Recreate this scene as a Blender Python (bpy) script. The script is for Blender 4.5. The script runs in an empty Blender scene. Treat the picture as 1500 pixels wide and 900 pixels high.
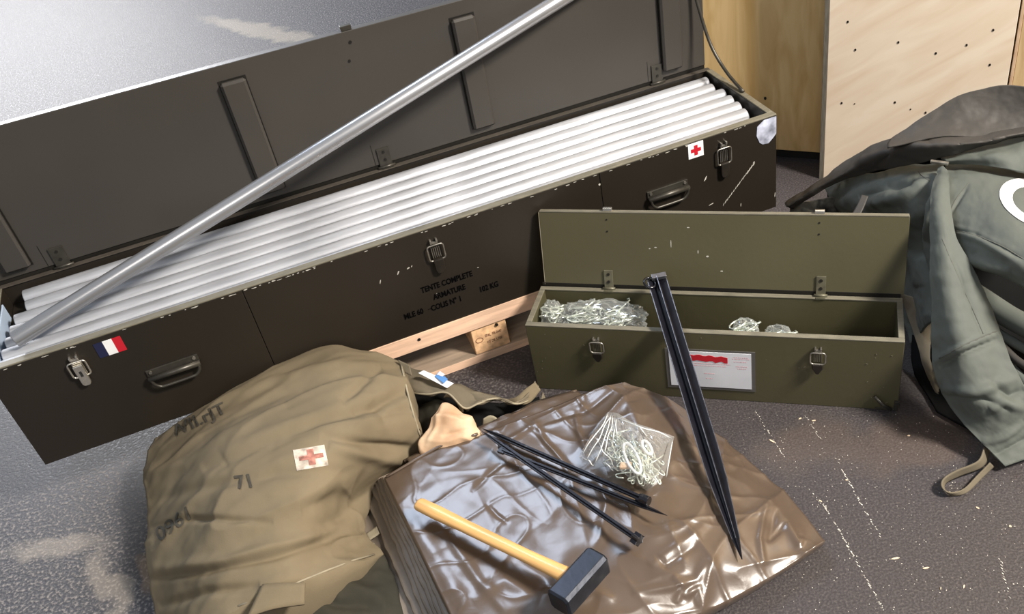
import bpy, bmesh, math, random
from math import sin, cos, pi, radians
from mathutils import Vector, Matrix, noise
from mathutils.bvhtree import BVHTree
random.seed(7)
SC = bpy.context.scene
COL = SC.collection

# ------------------------------------------------------------------ camera
FPX, PITCH, ROLL, CAM_H, PPX, PPY = 1395.6, .6664, -.163, 1.4575, 845.7, 470.4
CAM = Vector((0, 0, CAM_H))
_F = Vector((0, cos(PITCH), -sin(PITCH))); _R = Vector((1, 0, 0)); _U = _R.cross(_F)
R2 = cos(ROLL) * _R + sin(ROLL) * _U
U2 = -sin(ROLL) * _R + cos(ROLL) * _U
cd = bpy.data.cameras.new('camera'); cam = bpy.data.objects.new('camera', cd); COL.objects.link(cam)
cam.matrix_world = Matrix(((R2.x, U2.x, -_F.x, 0), (R2.y, U2.y, -_F.y, 0), (R2.z, U2.z, -_F.z, CAM_H), (0, 0, 0, 1)))
cd.sensor_width = 36; cd.lens = FPX / 1500 * 36
cd.shift_x = -(PPX - 750) / 1500; cd.shift_y = (PPY - 450) / 1500
cd.clip_start = .02; cd.clip_end = 100
SC.camera = cam

# ------------------------------------------------------------------ light
SC.view_settings.view_transform = 'Standard'; SC.view_settings.look = 'None'
SC.view_settings.exposure = -0.15; SC.view_settings.gamma = 1; SC.view_settings.use_curve_mapping = False
W = bpy.data.worlds.new('world'); SC.world = W; W.use_nodes = True
bg = W.node_tree.nodes['Background']; bg.inputs['Color'].default_value = (.80, .88, 1, 1); bg.inputs['Strength'].default_value = .38

def area(name, loc, target, sx, sy, power, color=(1, 1, 1)):
    d = bpy.data.lights.new(name, 'AREA'); d.shape = 'RECTANGLE'; d.size = sx; d.size_y = sy; d.energy = power; d.color = color
    o = bpy.data.objects.new(name, d); COL.objects.link(o); o.location = loc
    o.rotation_euler = (Vector(target) - Vector(loc)).to_track_quat('-Z', 'Y').to_euler()
    return o
area('doorway_daylight', (-4.6, 8.4, 3.05), (-.6, 2.0, .2), 3.0, 2.4, 760, (.98, .98, 1))
area('skylight', (-1.55, 4.7, 4.2), (-.2, 1.5, 0), 1.5, 1.6, 125, (.68, .80, 1))
area('front_fill', (-.9, -2.0, 3.2), (.2, 2.0, .2), 2.2, 1.4, 45, (1, .94, .86))  # added fill lamp, brightens upright faces turned to the camera
area('side_window', (2.9, -.1, 3.6), (.3, 1.8, .2), .7, .7, 500, (1, .93, .84))

# ------------------------------------------------------------------ helpers
def ray(px, py): return _F + R2 * ((px - PPX) / FPX) - U2 * ((py - PPY) / FPX)
def at(px, py, z=0.0):
    d = ray(px, py); return CAM + d * ((z - CAM_H) / d.z)
def proj(P):
    d = P - CAM; z = d.dot(_F); return Vector((PPX + FPX * d.dot(R2) / z, PPY - FPX * d.dot(U2) / z))
def frame(x, y, z, yaw): return Matrix.Translation((x, y, z)) @ Matrix.Rotation(yaw, 4, 'Z')
BF = frame(-1.138, 1.4827, .144, .2972)      # long crate: front left bottom corner
SF = frame(-.1139, 1.6303, 0, -.3253)        # small crate
def onfront(M, px, py, v=0.0):
    """world point of a sight line on the plane y = v of frame M"""
    n = M.to_3x3() @ Vector((0, 1, 0)); p = M @ Vector((0, v, 0)); d = ray(px, py)
    return CAM + d * ((p - CAM).dot(n) / d.dot(n))
def loc(M, P): return M.inverted() @ P
def toploc(M, px, py, z): return loc(M, at(px, py, M.translation.z + z))

def newmat(name):
    m = bpy.data.materials.new(name); m.use_nodes = True; nt = m.node_tree
    return m, nt, nt.nodes['Principled BSDF']
def rgb(c): return (c[0], c[1], c[2], 1)
def pm(name, col, rough=.5, metal=0, var=.15, nscale=6, bump=0.0, bscale=60, col2=None, stretch=(1, 1, 1), spec=.5, coat=0, detail=6, rvar=.1, bdist=.002):
    m, nt, b = newmat(name); N, L = nt.nodes, nt.links
    tc = N.new('ShaderNodeTexCoord'); mp = N.new('ShaderNodeMapping'); mp.inputs['Scale'].default_value = stretch
    L.new(tc.outputs['Object'], mp.inputs['Vector'])
    n = N.new('ShaderNodeTexNoise'); n.inputs['Scale'].default_value = nscale; n.inputs['Detail'].default_value = detail
    L.new(mp.outputs[0], n.inputs['Vector'])
    r = N.new('ShaderNodeValToRGB'); r.color_ramp.elements[0].position = .3; r.color_ramp.elements[1].position = .7
    c2 = col2 if col2 else tuple(x * (1 + var) for x in col); c1 = col if col2 else tuple(x * (1 - var) for x in col)
    r.color_ramp.elements[0].color = rgb(c1); r.color_ramp.elements[1].color = rgb(c2)
    L.new(n.outputs['Fac'], r.inputs['Fac']); L.new(r.outputs['Color'], b.inputs['Base Color'])
    mr = N.new('ShaderNodeMapRange'); mr.inputs['To Min'].default_value = max(.02, rough - rvar); mr.inputs['To Max'].default_value = min(1, rough + rvar)
    L.new(n.outputs['Fac'], mr.inputs['Value']); L.new(mr.outputs[0], b.inputs['Roughness'])
    b.inputs['Metallic'].default_value = metal; b.inputs['Specular IOR Level'].default_value = spec; b.inputs['Coat Weight'].default_value = coat
    if bump:
        n2 = N.new('ShaderNodeTexNoise'); n2.inputs['Scale'].default_value = bscale; n2.inputs['Detail'].default_value = 5
        L.new(mp.outputs[0], n2.inputs['Vector'])
        bp = N.new('ShaderNodeBump'); bp.inputs['Strength'].default_value = bump; bp.inputs['Distance'].default_value = bdist
        L.new(n2.outputs['Fac'], bp.inputs['Height']); L.new(bp.outputs[0], b.inputs['Normal'])
    return m

def link(name, me, mat=None, parent=None, smooth=False):
    if mat: me.materials.append(mat)
    if smooth:
        for p in me.polygons: p.use_smooth = True
    o = bpy.data.objects.new(name, me); COL.objects.link(o)
    if parent: o.parent = parent
    return o
def tag(o, label=None, cat=None, group=None, kind=None):
    if label: o['label'] = label
    if cat: o['category'] = cat
    if group: o['group'] = group
    if kind: o['kind'] = kind
    return o
def thing(name, M, label, cat, group=None):
    o = bpy.data.objects.new(name, None); COL.objects.link(o); o.matrix_world = M; o.empty_display_size = .05
    return tag(o, label, cat, group)

class MB:
    def __init__(s): s.bm = bmesh.new()
    def cuboid(s, x0, x1, y0, y1, z0, z1, M=None):
        vs = [s.bm.verts.new(Vector((x, y, z)) if M is None else M @ Vector((x, y, z))) for x in (x0, x1) for y in (y0, y1) for z in (z0, z1)]
        for f in ((0, 1, 3, 2), (4, 6, 7, 5), (0, 4, 5, 1), (2, 3, 7, 6), (0, 2, 6, 4), (1, 5, 7, 3)): s.bm.faces.new([vs[i] for i in f])
        return s
    def path(s, pts, r, n=10, closed=False, caps=True, hollow=None):
        pts = [Vector(p) for p in pts]; rs = r if isinstance(r, (list, tuple)) else [r] * len(pts)
        rings = []; prev = None; m = len(pts)
        for i, p in enumerate(pts):
            a = pts[i - 1] if (i > 0 or closed) else pts[i]; b = pts[(i + 1) % m] if (i < m - 1 or closed) else pts[i]
            t = (b - a).normalized()
            if prev is None: u = t.orthogonal().normalized()
            else:
                u = prev - t * prev.dot(t); u = u.normalized() if u.length > 1e-6 else t.orthogonal().normalized()
            prev = u; w = t.cross(u)
            rings.append([s.bm.verts.new(p + (u * cos(2 * pi * k / n) + w * sin(2 * pi * k / n)) * rs[i]) for k in range(n)])
        R = range(m if closed else m - 1)
        for i in R:
            A, B = rings[i], rings[(i + 1) % m]
            for k in range(n): s.bm.faces.new((A[k], A[(k + 1) % n], B[(k + 1) % n], B[k]))
        if caps and not closed:
            s.bm.faces.new(rings[0][::-1]); s.bm.faces.new(rings[-1])
        return s
    def prism(s, poly, z0, z1, M=None):
        f = (lambda v: v) if M is None else (lambda v: M @ v)
        lo = [s.bm.verts.new(f(Vector((x, y, z0)))) for x, y in poly]; hi = [s.bm.verts.new(f(Vector((x, y, z1)))) for x, y in poly]
        n = len(poly); s.bm.faces.new(lo[::-1]); s.bm.faces.new(hi)
        for i in range(n): s.bm.faces.new((lo[i], lo[(i + 1) % n], hi[(i + 1) % n], hi[i]))
        return s
    def build(s, name, mat, parent=None, bevel=0, smooth=False, seg=2):
        bmesh.ops.recalc_face_normals(s.bm, faces=s.bm.faces)
        if bevel:
            bmesh.ops.bevel(s.bm, geom=list(s.bm.edges), offset=bevel, segments=seg, profile=.5, affect='EDGES', clamp_overlap=True)
        me = bpy.data.meshes.new(name); s.bm.to_mesh(me); s.bm.free()
        return link(name, me, mat, parent, smooth)
def bx(name, dims, mat, parent=None, bevel=.0015): return MB().cuboid(*dims).build(name, mat, parent, bevel)

def cr(a, b, c, d, t):
    return .5 * ((2 * b) + (c - a) * t + (2 * a - 5 * b + 4 * c - d) * t * t + (3 * b - a - 3 * c + d) * t ** 3)
def spl(L, x):
    n = len(L) - 1; i = min(int(x), n - 1); t = x - i; g = lambda k: L[max(0, min(n, k))]
    a = g(i - 1) if i > 0 else L[0] * 2 - L[1]; d = g(i + 2) if i + 2 <= n else L[n] * 2 - L[n - 1]
    return cr(a, L[i], L[i + 1], d, t)
def curvepts(pts, m=8):
    pts = [Vector(p) for p in pts]; n = (len(pts) - 1) * m
    return [spl(pts, i / m) for i in range(n)] + [pts[-1]]
def W3(p):
    if len(p) == 4: return onfront(BF if p[2] == 'b' else SF, p[0], p[1], p[3])
    return at(*p)
def segd(p, a, b):
    ab = b - a; t = max(0, min(1, (p - a).dot(ab) / max(ab.length_squared, 1e-9))); return (p - a - ab * t).length, t
PATCHES = {}
def patch(name, rows, mat, parent=None, nu=100, nv=100, creases=(), disp=None, skirt=None, thick=0, inset=.02, flip=False, edge_soft=0, amp=1.3):
    G = [[W3(p) for p in r] for r in rows]
    verts = []; 
    nr, nc = len(G), len(G[0])
    C = [[spl(G[r], j * (nc - 1) / nu) for j in range(nu + 1)] for r in range(nr)]
    S = [[None] * (nu + 1) for _ in range(nv + 1)]
    for j in range(nu + 1):
        col = [C[r][j] for r in range(nr)]
        for i in range(nv + 1): S[i][j] = spl(col, i * (nr - 1) / nv)
    cs = [([Vector(q) for q in pts], w, a) for pts, w, a in creases]
    Nn = [[None] * (nu + 1) for _ in range(nv + 1)]
    for i in range(nv + 1):
        for j in range(nu + 1):
            du = S[i][min(j + 1, nu)] - S[i][max(j - 1, 0)]; dv = S[min(i + 1, nv)][j] - S[max(i - 1, 0)][j]
            n = du.cross(dv)
            n = n.normalized() if n.length > 1e-12 else Vector((0, 0, 1))
            if n.dot(CAM - S[i][j]) < 0: n = -n
            Nn[i][j] = n
    for i in range(nv + 1):
        for j in range(nu + 1):
            P = S[i][j]; h = 0
            if disp: h += disp(j / nu, i / nv, P)
            if cs:
                q = proj(P)
                for pts, w, a in cs:
                    best = 1e9; bt = 0
                    for k in range(len(pts) - 1):
                        d, t = segd(q, pts[k], pts[k + 1])
                        if d < best: best = d; bt = (k + t) / (len(pts) - 1)
                    if best < 3 * w: h += amp * a * math.exp(-(best / w) ** 2) * (sin(pi * min(1, max(0, bt))) ** .5 if 0 < bt < 1 else .0 if True else 0)
            e = min(i, nv - i, j, nu - j)
            if edge_soft and e < edge_soft: h *= e / edge_soft
            verts.append(P + Nn[i][j] * h)
    faces = [(i * (nu + 1) + j, i * (nu + 1) + j + 1, (i + 1) * (nu + 1) + j + 1, (i + 1) * (nu + 1) + j) for i in range(nv) for j in range(nu)]
    PATCHES[name] = BVHTree.FromPolygons([v.copy() for v in verts], faces)
    if skirt is not None:
        b = [j for j in range(nu + 1)] + [i * (nu + 1) + nu for i in range(1, nv + 1)] + [nv * (nu + 1) + j for j in range(nu - 1, -1, -1)] + [i * (nu + 1) for i in range(nv - 1, 0, -1)]
        cen = sum((verts[k] for k in b), Vector()) / len(b)
        prevring = b; steps = 4
        tops = [verts[k].copy() for k in b]
        for s in range(1, steps + 1):
            t = s / steps; ring = []
            for tp in tops:
                zt = skirt; din = (cen - tp); din.z = 0; din.normalize()
                off = sin(t * pi) * -.35 * (tp.z - zt) * .25 + inset * t
                q = Vector((tp.x, tp.y, tp.z + (zt - tp.z) * t)) + din * off
                ring.append(len(verts)); verts.append(q)
            m = len(b)
            for k in range(m): faces.append((prevring[k], prevring[(k + 1) % m], ring[(k + 1) % m], ring[k]))
            prevring = ring
        faces.append(tuple(prevring))
    o3 = verts[0].copy() if parent is None else Vector((0, 0, 0))
    inv = parent.matrix_world.inverted() if parent else None
    if parent is None:
        o3 = sum(verts, Vector()) / len(verts); o3.z = min(v.z for v in verts)
        vv = [v - o3 for v in verts]
    else: vv = [inv @ v for v in verts]
    me = bpy.data.meshes.new(name); me.from_pydata(vv, [], faces); me.update()
    bm = bmesh.new(); bm.from_mesh(me); bmesh.ops.recalc_face_normals(bm, faces=bm.faces)
    if skirt is None and thick == 0:
        pass
    bm.to_mesh(me); bm.free()
    o = link(name, me, mat, parent, True)
    if parent is None: o.location = o3
    if thick:
        md = o.modifiers.new('cloth_thickness', 'SOLIDIFY'); md.thickness = thick; md.offset = 0
    return o
def hit(patchname, px, py, off=.001):
    d = ray(px, py).normalized(); p, n, i, ds = PATCHES[patchname].ray_cast(CAM, d)
    if p is None: return None
    if n.dot(d) > 0: n = -n
    return p + (n - d).normalized() * off, n
def font_tris(body, bold=.0, spacing=1.0):
    cu = bpy.data.curves.new('lettering', 'FONT'); cu.body = body; cu.size = 1; cu.align_x = 'CENTER'; cu.align_y = 'CENTER'; cu.offset = bold
    cu.space_character = spacing; cu.resolution_u = 3
    o = bpy.data.objects.new('lettering', cu); COL.objects.link(o); bpy.context.view_layer.update()
    dg = bpy.context.evaluated_depsgraph_get(); me = bpy.data.meshes.new_from_object(o.evaluated_get(dg))
    bpy.data.objects.remove(o); bpy.data.curves.remove(cu)
    return me
def lettering(name, body, M, size, mat, parent, bold=.0, xs=1.0, spacing=1.0):
    """flat painted lettering; M: local matrix on the parent, text in its xy plane"""
    me = font_tris(body, bold, spacing)
    for v in me.vertices: v.co = M @ Vector((v.co.x * size * xs, v.co.y * size, 0))
    me.name = name
    return link(name, me, mat, parent)
def cloth_print(name, me2, cx, cy, ax, ay, patchname, mat, parent, off=.0012, cuts=2):
    """2-D mesh printed onto a cloth surface (follows its folds)"""
    bpy.context.view_layer.update(); bm = bmesh.new(); bm.from_mesh(me2); bmesh.ops.triangulate(bm, faces=bm.faces)
    for _ in range(cuts): bmesh.ops.subdivide_edges(bm, edges=[e for e in bm.edges if e.calc_length() > .05], cuts=1)
    inv = parent.matrix_world.inverted(); dead = []
    for v in bm.verts:
        h = hit(patchname, cx + ax[0] * v.co.x + ay[0] * v.co.y, cy + ax[1] * v.co.x + ay[1] * v.co.y, off)
        if h is None: dead.append(v)
        else: v.co = inv @ h[0]
    bmesh.ops.delete(bm, geom=dead, context='VERTS')
    me = bpy.data.meshes.new(name); bm.to_mesh(me); bm.free()
    return link(name, me, mat, parent)
def poly2d(polys):
    bm = bmesh.new()
    for p in polys: bm.faces.new([bm.verts.new((x, y, 0)) for x, y in p])
    me = bpy.data.meshes.new('print'); bm.to_mesh(me); bm.free(); return me
def grid2d(n=8, x0=-.5, x1=.5, y0=-.5, y1=.5, f=None):
    polys = []
    for i in range(n):
        for j in range(n):
            a, b = x0 + (x1 - x0) * i / n, x0 + (x1 - x0) * (i + 1) / n; c, d = y0 + (y1 - y0) * j / n, y0 + (y1 - y0) * (j + 1) / n
            if f is None or f((a + b) / 2, (c + d) / 2): polys.append([(a, c), (b, c), (b, d), (a, d)])
    return poly2d(polys)
def fbm(P, s, o=4): return noise.fractal(P * s, 1.0, 2.0, o)
def ridged(P, s): return 1 - min(1, abs(noise.noise(P * s)) * 3.2)

# ------------------------------------------------------------------ materials
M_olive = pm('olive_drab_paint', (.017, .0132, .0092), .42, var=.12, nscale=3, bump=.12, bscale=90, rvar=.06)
M_olive_sheen = pm('olive_drab_paint_sheen', (.046, .041, .035), .40, var=.10, nscale=2.5, bump=.1, bscale=70, rvar=.05)  # lighter copy of the drab paint, sheen on the lid put into the colour
M_olive_green = pm('olive_green_paint', (.076, .068, .034), .5, var=.10, nscale=3, bump=.12, bscale=80)
M_rim = pm('worn_rim_paint', (.16, .145, .105), .55, var=.2, nscale=30, stretch=(1, 4, 4))
M_rimdark = pm('brown_rim_paint', (.055, .045, .034), .8, var=.25, nscale=30, stretch=(1, 4, 4))
M_hard = pm('painted_fittings', (.06, .055, .045), .38, metal=.5, var=.2, nscale=40)
M_tongue = pm('dark_latch_tongue', (.030, .025, .020), .32, metal=.4, var=.2, nscale=40)
M_hingep = pm('painted_hinge', (.13, .12, .08), .4, metal=.3, var=.25, nscale=60)
M_worn = pm('rubbed_metal', (.33, .31, .27), .35, metal=.8, var=.3, nscale=60)
M_chrome = pm('bright_plated_steel', (.74, .70, .62), .22, metal=.9, var=.08, nscale=30)
M_screw = pm('dark_screws_and_gaps', (.018, .016, .013), .5, metal=.4)
M_alu = pm('galvanised_tube', (.48, .49, .52), .42, metal=.4, var=.22, nscale=22, stretch=(.4, 3, 3), bump=.15, bscale=120, rvar=.12)
M_alu2 = pm('drawn_aluminium_tube', (.50, .50, .51), .28, metal=.8, var=.06, nscale=10, stretch=(.3, 3, 3), rvar=.05)
M_black = pm('dark_bore', (.01, .01, .01), .8)
M_pale_blue = pm('pale_blue_plastic', (.42, .52, .66), .4, var=.08)
M_pallet = pm('raw_pine', (.78, .52, .36), .75, var=.22, nscale=5, stretch=(1.2, 14, 14), bump=.3, bscale=30)
M_pallet2 = pm('shaded_weathered_pine', (.30, .225, .16), .8, var=.25, nscale=5, stretch=(1.2, 14, 14), bump=.3, bscale=30)  # weathered wood, darkened further to paint the dim light inside the pallet
M_block = pm('pressed_wood_block', (.78, .48, .26), .8, var=.3, nscale=60, bump=.4, bscale=90)
M_stamp = pm('burnt_stamp', (.16, .07, .04), .8)
M_ink = pm('black_stencil_paint', (.0015, .0015, .0015), .9, spec=.05)
M_ink_f = pm('faded_stencil_ink', (.060, .052, .038), .9, var=.35, nscale=60)
M_white = pm('white_paint', (.80, .80, .80), .6, var=.05, nscale=40)
M_red = pm('red_paint', (.52, .012, .025), .5)
M_navy = pm('navy_paint', (.012, .015, .05), .5)
M_paper = pm('white_card', (.76, .77, .82), .35, var=.04, nscale=20, coat=.3)
M_paperline = pm('grey_print', (.42, .36, .42), .6)
M_pink = pm('pink_print', (.75, .42, .45), .6)
M_sleeve = pm('clear_sleeve_rim', (.10, .095, .09), .2, var=.1, coat=.6)
M_pale_blotch = pm('pale_blotch', (.14, .15, .19), .25, nscale=26, col2=(.68, .72, .88))
M_chip = pm('chipped_paint', (.45, .43, .38), .6, var=.3, nscale=40)
M_steel_black = pm('black_lacquered_steel', (.012, .012, .017), .22, metal=.3, var=.25, nscale=30, coat=.5, rvar=.06)
M_tint = pm('pale_steel', (.24, .24, .27), .3, metal=.8, var=.3, nscale=50)
M_wood = pm('ash_handle', (.74, .43, .16), .42, var=.2, nscale=5, stretch=(1.5, 22, 22), coat=.25, bump=.1, bscale=40)
M_endgrain = pm('ash_end_grain', (.80, .58, .32), .6, var=.2, nscale=60)
M_hammer = pm('blackened_hammer_steel', (.028, .032, .042), .38, metal=.6, var=.3, nscale=25, bump=.2, bscale=60)
M_canvas = pm('faded_olive_canvas', (.185, .148, .094), .92, var=.16, nscale=7, bump=.5, bscale=420, spec=.15, bdist=.0006)
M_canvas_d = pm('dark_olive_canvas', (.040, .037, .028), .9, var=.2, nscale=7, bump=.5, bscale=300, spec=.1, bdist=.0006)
M_canvas_b = pm('brown_olive_canvas', (.150, .126, .088), .9, var=.2, nscale=8, bump=.5, bscale=300, spec=.2, bdist=.0006)
M_tent = pm('grey_green_tent_cloth', (.098, .108, .094), .72, var=.10, nscale=4, bump=.35, bscale=350, spec=.3, bdist=.0005)
M_tent_b = pm('brown_grey_tent_cloth', (.048, .043, .037), .6, var=.14, nscale=5, bump=.3, bscale=200, spec=.4, bdist=.0006)
M_tent_d = pm('painted_shade_cloth', (.008, .008, .008), .95, var=.2, spec=.05)  # near-black colour that paints deep shade in gaps and openings
M_stitch = pm('seam_stitching', (.085, .088, .075), .9)
M_hem = pm('pale_canvas_hem', (.30, .26, .18), .9, var=.2, nscale=30)
M_tan = pm('tan_leather', (.50, .30, .17), .6, nscale=16, bump=.4, bscale=40, col2=(.72, .54, .36))
M_fold = pm('brown_tarp_edges', (.20, .162, .125), .62, var=.28, nscale=10, bump=.4, bscale=60)
M_concrete_speck = pm('pale_grit', (.62, .58, .50), .8, var=.3)
M_chipwood = pm('wood_splinters', (.72, .55, .38), .8, var=.2)
M_blueprint = pm('blue_print', (.08, .22, .50), .5)

def tarp_mat():
    m, nt, b = newmat('glossy_brown_pvc'); N, L = nt.nodes, nt.links
    tc = N.new('ShaderNodeTexCoord'); n = N.new('ShaderNodeTexNoise'); n.inputs['Scale'].default_value = 5; n.inputs['Detail'].default_value = 4
    L.new(tc.outputs['Object'], n.inputs['Vector'])
    r = N.new('ShaderNodeValToRGB'); r.color_ramp.elements[0].color = (.076, .052, .036, 1); r.color_ramp.elements[1].color = (.108, .076, .054, 1)
    L.new(n.outputs['Fac'], r.inputs['Fac']); L.new(r.outputs['Color'], b.inputs['Base Color'])
    b.inputs['Roughness'].default_value = .30; b.inputs['Specular IOR Level'].default_value = .6; b.inputs['Coat Weight'].default_value = .35; b.inputs['Coat Roughness'].default_value = .15
    n2 = N.new('ShaderNodeTexNoise'); n2.inputs['Scale'].default_value = 26; n2.inputs['Detail'].default_value = 4; n2.inputs['Distortion'].default_value = .6
    L.new(tc.outputs['Object'], n2.inputs['Vector'])
    bp = N.new('ShaderNodeBump'); bp.inputs['Strength'].default_value = .2; bp.inputs['Distance'].default_value = .003
    L.new(n2.outputs['Fac'], bp.inputs['Height']); L.new(bp.outputs[0], b.inputs['Normal'])
    return m
M_tarp = tarp_mat()

def film_mat():
    m, nt, b = newmat('clear_plastic_film'); N, L = nt.nodes, nt.links
    N.remove(b); out = N['Material Output']
    tr = N.new('ShaderNodeBsdfTransparent'); tr.inputs['Color'].default_value = (.95, .96, .95, 1)
    gl = N.new('ShaderNodeBsdfGlossy'); gl.inputs['Roughness'].default_value = .10; gl.inputs['Color'].default_value = (1, 1, 1, 1)
    df = N.new('ShaderNodeBsdfDiffuse'); df.inputs['Color'].default_value = (.78, .80, .78, 1)
    m1 = N.new('ShaderNodeMixShader'); m1.inputs['Fac'].default_value = .45; L.new(gl.outputs[0], m1.inputs[1]); L.new(df.outputs[0], m1.inputs[2])
    lw = N.new('ShaderNodeLayerWeight'); lw.inputs['Blend'].default_value = .45
    mr = N.new('ShaderNodeMapRange'); mr.inputs['To Min'].default_value = .10; mr.inputs['To Max'].default_value = .65; L.new(lw.outputs['Facing'], mr.inputs['Value'])
    m2 = N.new('ShaderNodeMixShader'); L.new(mr.outputs[0], m2.inputs['Fac']); L.new(tr.outputs[0], m2.inputs[1]); L.new(m1.outputs[0], m2.inputs[2])
    L.new(m2.outputs[0], out.inputs['Surface']); return m
M_film = film_mat()
M_filmfold = pm('milky_plastic_folds', (.80, .82, .80), .15, var=.1, coat=.5)

def floor_mat():
    m, nt, b = newmat('worn_asphalt_floor'); N, L = nt.nodes, nt.links
    tc = N.new('ShaderNodeTexCoord'); V = tc.outputs['Object']
    def noi(s, d=4, **k):
        n = N.new('ShaderNodeTexNoise'); n.inputs['Scale'].default_value = s; n.inputs['Detail'].default_value = d; L.new(V, n.inputs['Vector']); return n
    def ramp(src, stops):
        r = N.new('ShaderNodeValToRGB'); e = r.color_ramp.elements
        while len(e) < len(stops): e.new(.5)
        for i, (p, c) in enumerate(stops): e[i].position = p; e[i].color = rgb(c) if isinstance(c, tuple) else (c, c, c, 1)
        L.new(src, r.inputs['Fac']); return r
    def mix(f, a, c, mode='MIX'):
        x = N.new('ShaderNodeMix'); x.data_type = 'RGBA'; x.blend_type = mode
        for s, v in ((0, f), (6, a), (7, c)):
            if isinstance(v, (float, int)): x.inputs[s].default_value = v
            elif isinstance(v, tuple): x.inputs[s].default_value = rgb(v)
            else: L.new(v, x.inputs[s])
        return x.outputs[2]
    big = noi(1.7, 3)
    base = ramp(big.outputs['Fac'], [(.35, (.044, .035, .033)), (.65, (.050, .043, .045))])
    fine = noi(150, 3); grit = noi(230, 2)
    # coarse grained region to the left / far side, smoother trodden region on the right
    sep = N.new('ShaderNodeSeparateXYZ'); L.new(V, sep.inputs[0])
    mr = N.new('ShaderNodeMapRange'); mr.inputs['From Min'].default_value = -.75; mr.inputs['From Max'].default_value = .15; mr.inputs['To Min'].default_value = 1; mr.inputs['To Max'].default_value = 0
    L.new(sep.outputs['X'], mr.inputs['Value'])
    coarse = ramp(fine.outputs['Fac'], [(.42, (.012, .012, .017)), (.53, (.055, .050, .052)), (.68, (.23, .205, .19))])
    smooth = mix(.55, base.outputs[0], ramp(grit.outputs['Fac'], [(.40, (.024, .020, .021)), (.62, (.068, .059, .060)), (.75, (.15, .125, .10))]).outputs[0])
    c = mix(mr.outputs[0], smooth, coarse.outputs[0])
    # pale worn stains with shapes of their own
    def stain(cx, cy, sx, sy, rot, amt, col, c):
        mp = N.new('ShaderNodeMapping'); mp.vector_type = 'TEXTURE'; mp.inputs['Location'].default_value = (cx, cy, 0); mp.inputs['Rotation'].default_value = (0, 0, rot); mp.inputs['Scale'].default_value = (sx, sy, 1)
        wn = noi(9, 3); ad = N.new('ShaderNodeVectorMath'); ad.operation = 'MULTIPLY_ADD'; ad.inputs[1].default_value = (.14, .14, 0)
        L.new(wn.outputs['Color'], ad.inputs[0]); L.new(V, ad.inputs[2]); L.new(ad.outputs[0], mp.inputs['Vector'])
        ln = N.new('ShaderNodeVectorMath'); ln.operation = 'LENGTH'; L.new(mp.outputs[0], ln.inputs[0])
        r = ramp(ln.outputs['Value'], [(.55, amt), (1.0, 0.0)])
        return mix(r.outputs[0], c, col)
    for px, py, sx, sy, rot, amt, col in ((75, 800, .12, .035, -.1, .30, (.42, .36, .29)), (160, 862, .16, .030, -1.1, .30, (.42, .36, .29)), (215, 840, .03, .10, .2, .35, (.34, .22, .12)),
                                          (385, 45, .55, .07, -.75, .28, (.55, .45, .32)), (1180, 655, .14, .09, .3, .25, (.13, .09, .065)), (1350, 640, .2, .08, .2, .25, (.14, .09, .06))):
        p = at(px, py); c = stain(p.x + .07, p.y + .07, sx, sy, rot, amt, col, c)
    L.new(c, b.inputs['Base Color'])
    rr = ramp(fine.outputs['Fac'], [(.3, .46), (.7, .78)]); L.new(rr.outputs[0], b.inputs['Roughness'])
    bp = N.new('ShaderNodeBump'); bp.inputs['Strength'].default_value = .5; bp.inputs['Distance'].default_value = .002
    bm_ = mix(mr.outputs[0], grit.outputs['Fac'], fine.outputs['Fac']); L.new(bm_, bp.inputs['Height']); L.new(bp.outputs[0], b.inputs['Normal'])
    b.inputs['Specular IOR Level'].default_value = .5
    return m
M_floor = floor_mat()

def ply_mat(name, c1, c2, scale=5, rot=.9, rough=.6, dist=1.4):
    m, nt, b = newmat(name); N, L = nt.nodes, nt.links
    tc = N.new('ShaderNodeTexCoord'); mp = N.new('ShaderNodeMapping'); mp.inputs['Rotation'].default_value = (0, rot, 0); m2 = N.new('ShaderNodeMapping'); m2.inputs['Scale'].default_value = (1, 1, 6)
    L.new(tc.outputs['Object'], mp.inputs['Vector']); L.new(mp.outputs[0], m2.inputs['Vector']); mp = m2
    n = N.new('ShaderNodeTexNoise'); n.inputs['Scale'].default_value = scale; n.inputs['Detail'].default_value = 7; n.inputs['Distortion'].default_value = dist; L.new(mp.outputs[0], n.inputs['Vector'])
    r = N.new('ShaderNodeValToRGB'); r.color_ramp.elements[0].position = .3; r.color_ramp.elements[0].color = rgb(c1); r.color_ramp.elements[1].position = .62; r.color_ramp.elements[1].color = rgb(c2)
    L.new(n.outputs['Fac'], r.inputs['Fac']); L.new(r.outputs['Color'], b.inputs['Base Color']); b.inputs['Roughness'].default_value = rough
    return m
M_ply_light = ply_mat('pale_birch_plywood', (.76, .60, .44), (.86, .73, .57), 4, .6, .6, .7)
M_ply_dark = ply_mat('yellow_brown_plywood', (.60, .38, .14), (.78, .55, .26), 3, 1.57)
M_board = ply_mat('yellow_pine_board', (.52, .34, .16), (.66, .47, .25), 5, 1.57)
M_plyedge = pm('grey_plywood_edge', (.13, .115, .09), .8, var=.3, nscale=30, stretch=(10, 10, 1))

# ------------------------------------------------------------------ setting
fl = MB().cuboid(-14, 14, -6, 20, -.05, 0).build('floor', M_floor); tag(fl, kind='structure')
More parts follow.
